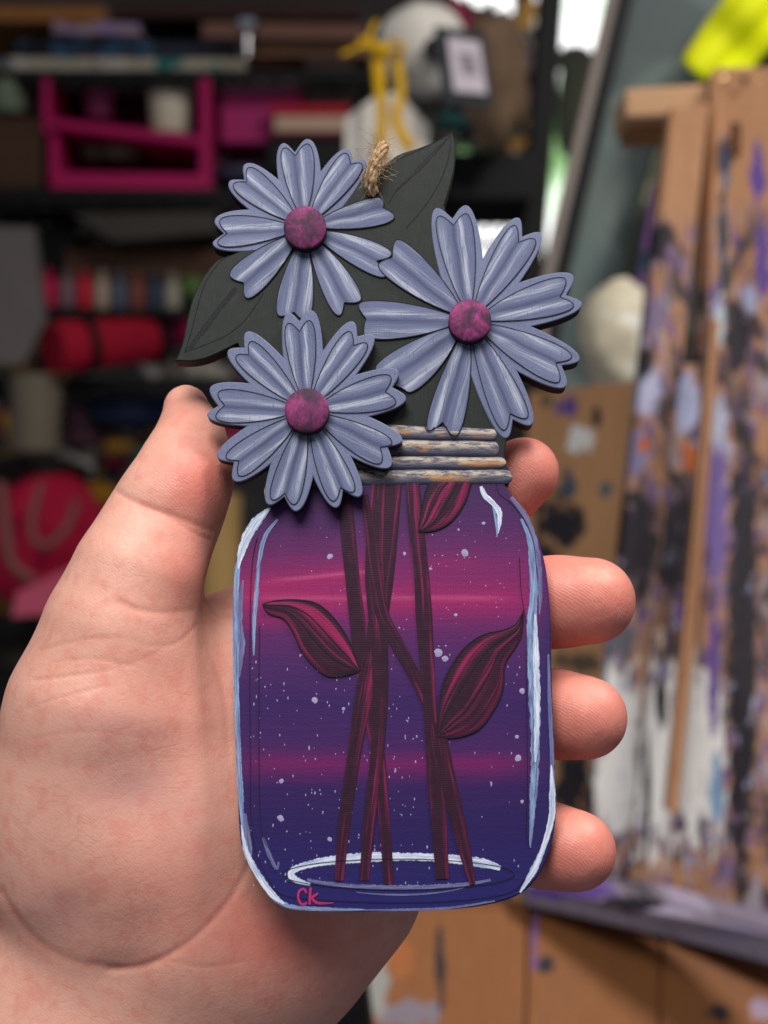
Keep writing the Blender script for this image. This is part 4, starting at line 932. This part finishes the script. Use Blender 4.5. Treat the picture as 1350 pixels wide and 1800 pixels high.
# yellow cloth
V, F = [], []; nn_, mm_ = 24, 10
for i in range(nn_):
    t = i/(nn_-1); cx, cy = 1385-150*t, -50+195*t
    for j in range(mm_):
        s2 = j/(mm_-1)-0.5; wd = 130-40*t
        V.append(W(cx + s2*wd*0.8, cy + s2*wd*0.75, 0.80 + 0.008*math.sin(j*1.1+t*2) + 0.004*math.sin(i*0.5)))
F = [(i*mm_+j, i*mm_+j+1, (i+1)*mm_+j+1, (i+1)*mm_+j) for i in range(nn_-1) for j in range(mm_-1)]
o = mk('safety_vest', V, F, ms('neon_yellow_cloth', lin(206, 214, 4), lin(226, 232, 20), 20, 0.7), smooth=True); md = o.modifiers.new('thick', 'SOLIDIFY'); md.thickness = 0.004
tag(o, 'neon yellow cloth draped above the easel top at the right', 'cloth')
o = lump('cream_stone', 1090, 590, 0.74, 72, 104, 60, m_painted('cream_plaster', lin(184, 176, 154), [lin(216, 214, 204)], 16), seed=40, amp=0.16, fr=1.3); tag(o, 'cream white rounded plaster lump left of the easel slats', 'plaster')

# easel, its right side nearer
def m_easel(name, cover, blobs, wood=(lin(156, 112, 80), lin(184, 138, 102))):
    """bare wood with splashes; blobs = (px, py, rx, ry, colour) painted on this wood"""
    g = G(name); u, v, _ = g.sep(g.uv()); o = g.tc()
    n = g.noise(g.comb(g.mul(u, 26), g.mul(v, 22)), 1.0, 5.0, 0.65, 0.4); n2 = g.noise(g.comb(g.mul(u, 60), g.mul(v, 14)), 1.0, 4.0, 0.6)
    n3 = g.noise(g.comb(g.mul(u, 20), g.mul(v, 7), 7.0), 1.0, 6.0, 0.7, 1.4); n4 = g.noise(g.comb(g.mul(u, 26), g.mul(v, 9), 3.0), 1.0, 6.0, 0.7, 1.2)
    col = g.mix(g.noise(g.comb(g.mul(u, 120), g.mul(v, 9)), 1.0, 3.0), *wood)
    cv_ = g.mul(g.step(v, cover, cover+0.10), 0.9)
    col = g.mix(g.mul(g.step(n2, 0.48, 0.62), cv_), col, lin(92, 74, 128))
    col = g.mix(g.mul(g.step(n4, 0.51, 0.66), cv_), col, lin(160, 158, 168))
    col = g.mix(g.mul(g.step(n3, 0.46, 0.60), cv_), col, lin(46, 42, 50))
    col = g.mix(g.mul(g.step(n, 0.60, 0.64), cv_), col, lin(150, 160, 190))
    for (x, y, rx, ry, c) in blobs:
        q = g.add(g.m('POWER', g.m('ABSOLUTE', g.m('DIVIDE', g.sub(u, x/1000), rx/1000)), 2.0), g.m('POWER', g.m('ABSOLUTE', g.m('DIVIDE', g.sub(v, y/1000), ry/1000)), 2.0))
        f = g.sub(1.0, g.step(g.add(q, g.mul(g.sub(g.add(g.mul(n, 0.5), g.mul(n2, 0.5)), 0.5), 6.5)), 0.5, 1.2)); col = g.mix(f, col, c)
    return g.done(col, 0.55, g.bump(n, 0.3, 0.002))
BK, WT, PU, BL, OR = lin(40, 36, 42), lin(222, 220, 216), lin(96, 70, 140), lin(60, 96, 128), lin(176, 90, 40)
es = grp('easel', 1200, 1700, 0.5, 'paint-splattered wooden easel filling the right side', 'easel')
LIGHTW = ms('light_wood', lin(196, 152, 112), lin(214, 172, 132), 12, 0.55, (1, 1, 6))
slab('crossbar', [(1100, 156, 0.60), (1250, 146, 0.58), (1250, 200, 0.58), (1100, 206, 0.60)], 0.05, LIGHTW, es, 0.002)
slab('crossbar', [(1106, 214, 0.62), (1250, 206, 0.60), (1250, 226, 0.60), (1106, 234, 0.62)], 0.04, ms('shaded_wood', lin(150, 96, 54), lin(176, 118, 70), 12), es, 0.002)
slab('slat', [(1180, 186, 0.56), (1247, 182, 0.555), (1222, 420, 0.55), (1186, 760, 0.54), (1094, 1610, 0.52), (1018, 1600, 0.525), (1120, 720, 0.545), (1150, 420, 0.555)], 0.02,
     m_easel('easel_slat_a', 0.35, [(1160, 430, 26, 44, BK), (1150, 560, 24, 40, lin(120, 104, 130)), (1138, 700, 26, 44, lin(168, 168, 194)), (1130, 640, 24, 30, BK), (1118, 960, 42, 100, BK), (1120, 800, 22, 40, lin(120, 116, 150)), (1082, 1320, 44, 180, WT), (1130, 790, 12, 18, OR), (1090, 1130, 30, 40, lin(90, 88, 96))]), es, 0.002)
slab('slat', [(1250, 128, 0.57), (1262, 118, 0.57), (1400, 116, 0.55), (1400, 1690, 0.48), (1238, 1640, 0.50), (1228, 900, 0.53), (1236, 420, 0.56)], 0.02,
     m_easel('easel_slat_b', 0.36, [(1272, 430, 9, 120, lin(36, 52, 66)), (1275, 300, 9, 50, BL), (1335, 330, 14, 60, PU), (1342, 480, 12, 80, PU), (1265, 580, 12, 50, lin(170, 190, 196)), (1300, 620, 26, 70, BK), (1258, 900, 26, 160, lin(108, 90, 146)), (1262, 760, 22, 50, lin(176, 180, 200)), (1246, 1330, 36, 170, WT), (1308, 1130, 27, 440, BK), (1255, 1200, 10, 120, PU), (1260, 1400, 14, 60, lin(120, 150, 180)), (1320, 560, 14, 30, lin(150, 160, 190))]), es, 0.002)
slab('slat', [(1252, 560, 0.515), (1266, 560, 0.515), (1236, 980, 0.505), (1192, 1430, 0.49), (1172, 1426, 0.49), (1214, 980, 0.505)], 0.012, ms('brown_strip', lin(150, 106, 76), lin(176, 130, 96), 12, 0.5, (1, 1, 6)), es, 0.001)
slab('slat', [(1186, 640, 0.545), (1245, 640, 0.54), (1242, 1000, 0.525), (1236, 1640, 0.50), (1098, 1610, 0.52), (1150, 1100, 0.535)], 0.012,
     m_easel('easel_slat_c', 0.5, [(1180, 950, 44, 110, BK), (1205, 710, 26, 50, lin(160, 164, 194)), (1150, 1330, 70, 180, WT), (1215, 1330, 26, 170, WT), (1162, 1230, 10, 70, BK), (1210, 800, 12, 26, OR), (1205, 1090, 18, 40, PU), (1138, 1400, 6, 120, BK)]), es, 0.001)
slab('slot', [(1288, 214, 0.5505), (1302, 214, 0.5505), (1301, 268, 0.5505), (1288, 268, 0.5505)], 0.006, ms('slot_brown', lin(84, 48, 26), lin(96, 56, 32)), es)
for x in (1272, 1308, 1340): lathe('screw_hole', x, 140, 0.558, [(6, -1), (6, 1), (4, 2)], BLACK if x == 1308 else ms('brass', lin(180, 150, 100), Metallic=1.0, rough=0.3), es, 14, math.radians(90))
slab('tray', [(920, 1546, 0.52), (1180, 1584, 0.47), (1420, 1648, 0.42), (1420, 1716, 0.42), (1180, 1650, 0.47), (920, 1592, 0.52)], 0.04,
     m_easel('easel_tray', 3.0, [(1000, 1568, 90, 16, PU), (1200, 1600, 60, 18, lin(150, 140, 160)), (1300, 1640, 70, 20, lin(120, 110, 130)), (1120, 1590, 50, 16, BK)], (lin(104, 94, 108), lin(140, 130, 144))), es, 0.003)
db = slab('drawing_board', [(930, 690, 0.66), (1125, 668, 0.62), (1112, 900, 0.61), (1030, 1620, 0.58), (895, 1620, 0.60)], 0.012,
     m_easel('drawing_board_wood', 3.0, [(1000, 715, 22, 20, PU), (960, 705, 12, 14, lin(80, 84, 60)), (1022, 778, 26, 26, WT), (1050, 735, 8, 18, BK), (1000, 860, 16, 34, lin(70, 80, 94)), (985, 930, 44, 50, BK), (1068, 870, 14, 16, lin(90, 98, 104)), (960, 1000, 30, 40, BK), (1020, 1180, 40, 18, lin(90, 76, 62)), (1010, 1390, 44, 60, BK), (1060, 1240, 12, 40, WT)], (lin(166, 122, 82), lin(190, 144, 102))), None, 0.002)
tag(db, 'tan drawing board with black, purple and white paint blobs behind the fingers', 'board')
bench = grp('plank_bench', 1100, 1900, 0.45, 'orange-brown plank bench under the easel tray', 'bench')
for i, (a, b2, dy) in enumerate(((640, 926, 0), (931, 1162, 0.002), (1167, 1430, 0.001))):
    slab('plank', [(a, 1590, 0.53), (b2, 1600, 0.53), (b2-6, 1900, 0.45), (a-8, 1900, 0.45)], 0.02 + dy,
         m_easel('bench_plank_' + 'abc'[i], 3.0, ([(720, 1790, 60, 26, lin(120, 110, 120)), (700, 1690, 30, 40, lin(150, 90, 50)), (660, 1740, 26, 60, lin(140, 140, 136)), (770, 1700, 8, 90, BK)], [(958, 1700, 13, 20, BK), (940, 1620, 6, 80, PU)], [(1255, 1786, 24, 14, BK), (1340, 1780, 30, 20, lin(150, 130, 150))])[i], (lin(112, 70, 40), lin(142, 92, 54))), bench, 0.0015)
o = slab('dark_cloth', [(520, 1690, 0.36), (640, 1690, 0.36), (660, 1860, 0.36), (480, 1860, 0.36)], 0.03, BLACK, None, 0.004); tag(o, 'black cloth edge below the palm at the bottom', 'cloth')

# dense pile of small craft scraps among the shelf goods
pal = [lin(*[min(255, int(v*1.35+12)) for v in c]) for c in ((40, 36, 38), (92, 88, 84), (60, 30, 40), (30, 40, 62), (120, 112, 100), (110, 24, 52), (70, 60, 40), (36, 70, 70), (130, 96, 40), (24, 22, 24), (96, 62, 74), (52, 66, 44), (150, 144, 136))]
for nm, (x0, x1, y0, y1), cnt_, seed in (('craft_scraps', (-20, 430, 620, 836), 300, 1), ('craft_scraps', (-20, 140, 1085, 1420), 110, 2), ('craft_scraps', (40, 430, 352, 600), 160, 3), ('craft_scraps', (370, 640, 236, 330), 40, 4), ('craft_scraps', (640, 935, 270, 380), 50, 5), ('straw_scraps', (800, 930, 20, 262), 90, 6)):
    r2 = random.Random(seed); V, F, MI = [], [], []
    for _ in range(cnt_):
        c = np.array(W(r2.uniform(x0, x1), r2.uniform(y0, y1), RY + r2.uniform(0.12, 0.30))); R = np.array(Matrix.Rotation(r2.uniform(0, 3), 3, 'Y') @ Matrix.Rotation(r2.uniform(-.5, .5), 3, 'X'))
        hs_ = np.array([r2.uniform(.004, .03), r2.uniform(.004, .014), r2.uniform(.003, .012)]); k = len(V)
        for q in ((-1, -1, -1), (1, -1, -1), (1, 1, -1), (-1, 1, -1), (-1, -1, 1), (1, -1, 1), (1, 1, 1), (-1, 1, 1)): V.append(c + R @ (hs_*np.array(q)*(0.8 if q[2] > 0 else 1)))
        mi = r2.randrange(len(pal)); F += [tuple(k+a for a in f) for f in ((0, 3, 2, 1), (4, 5, 6, 7), (0, 1, 5, 4), (1, 2, 6, 5), (2, 3, 7, 6), (3, 0, 4, 7))]; MI += [mi]*6
    if seed == 1: PALM_ = [ms('scrap_' + 'abcdefghijklm'[i], c) for i, c in enumerate(pal)]
    o = mk(nm, V, F, PALM_, None, MI); o['kind'] = 'stuff'
    tag(o, {1: 'jumble of small craft scraps under the red roll', 2: 'dark jumble of scraps at the lower left beside the palm', 3: 'scraps crammed under the second shelf', 4: 'scraps behind the black case and purple cloth', 5: 'dark scraps behind the black crate', 6: 'loose brown and grey scraps around the straw bundle'}[seed], 'scraps')
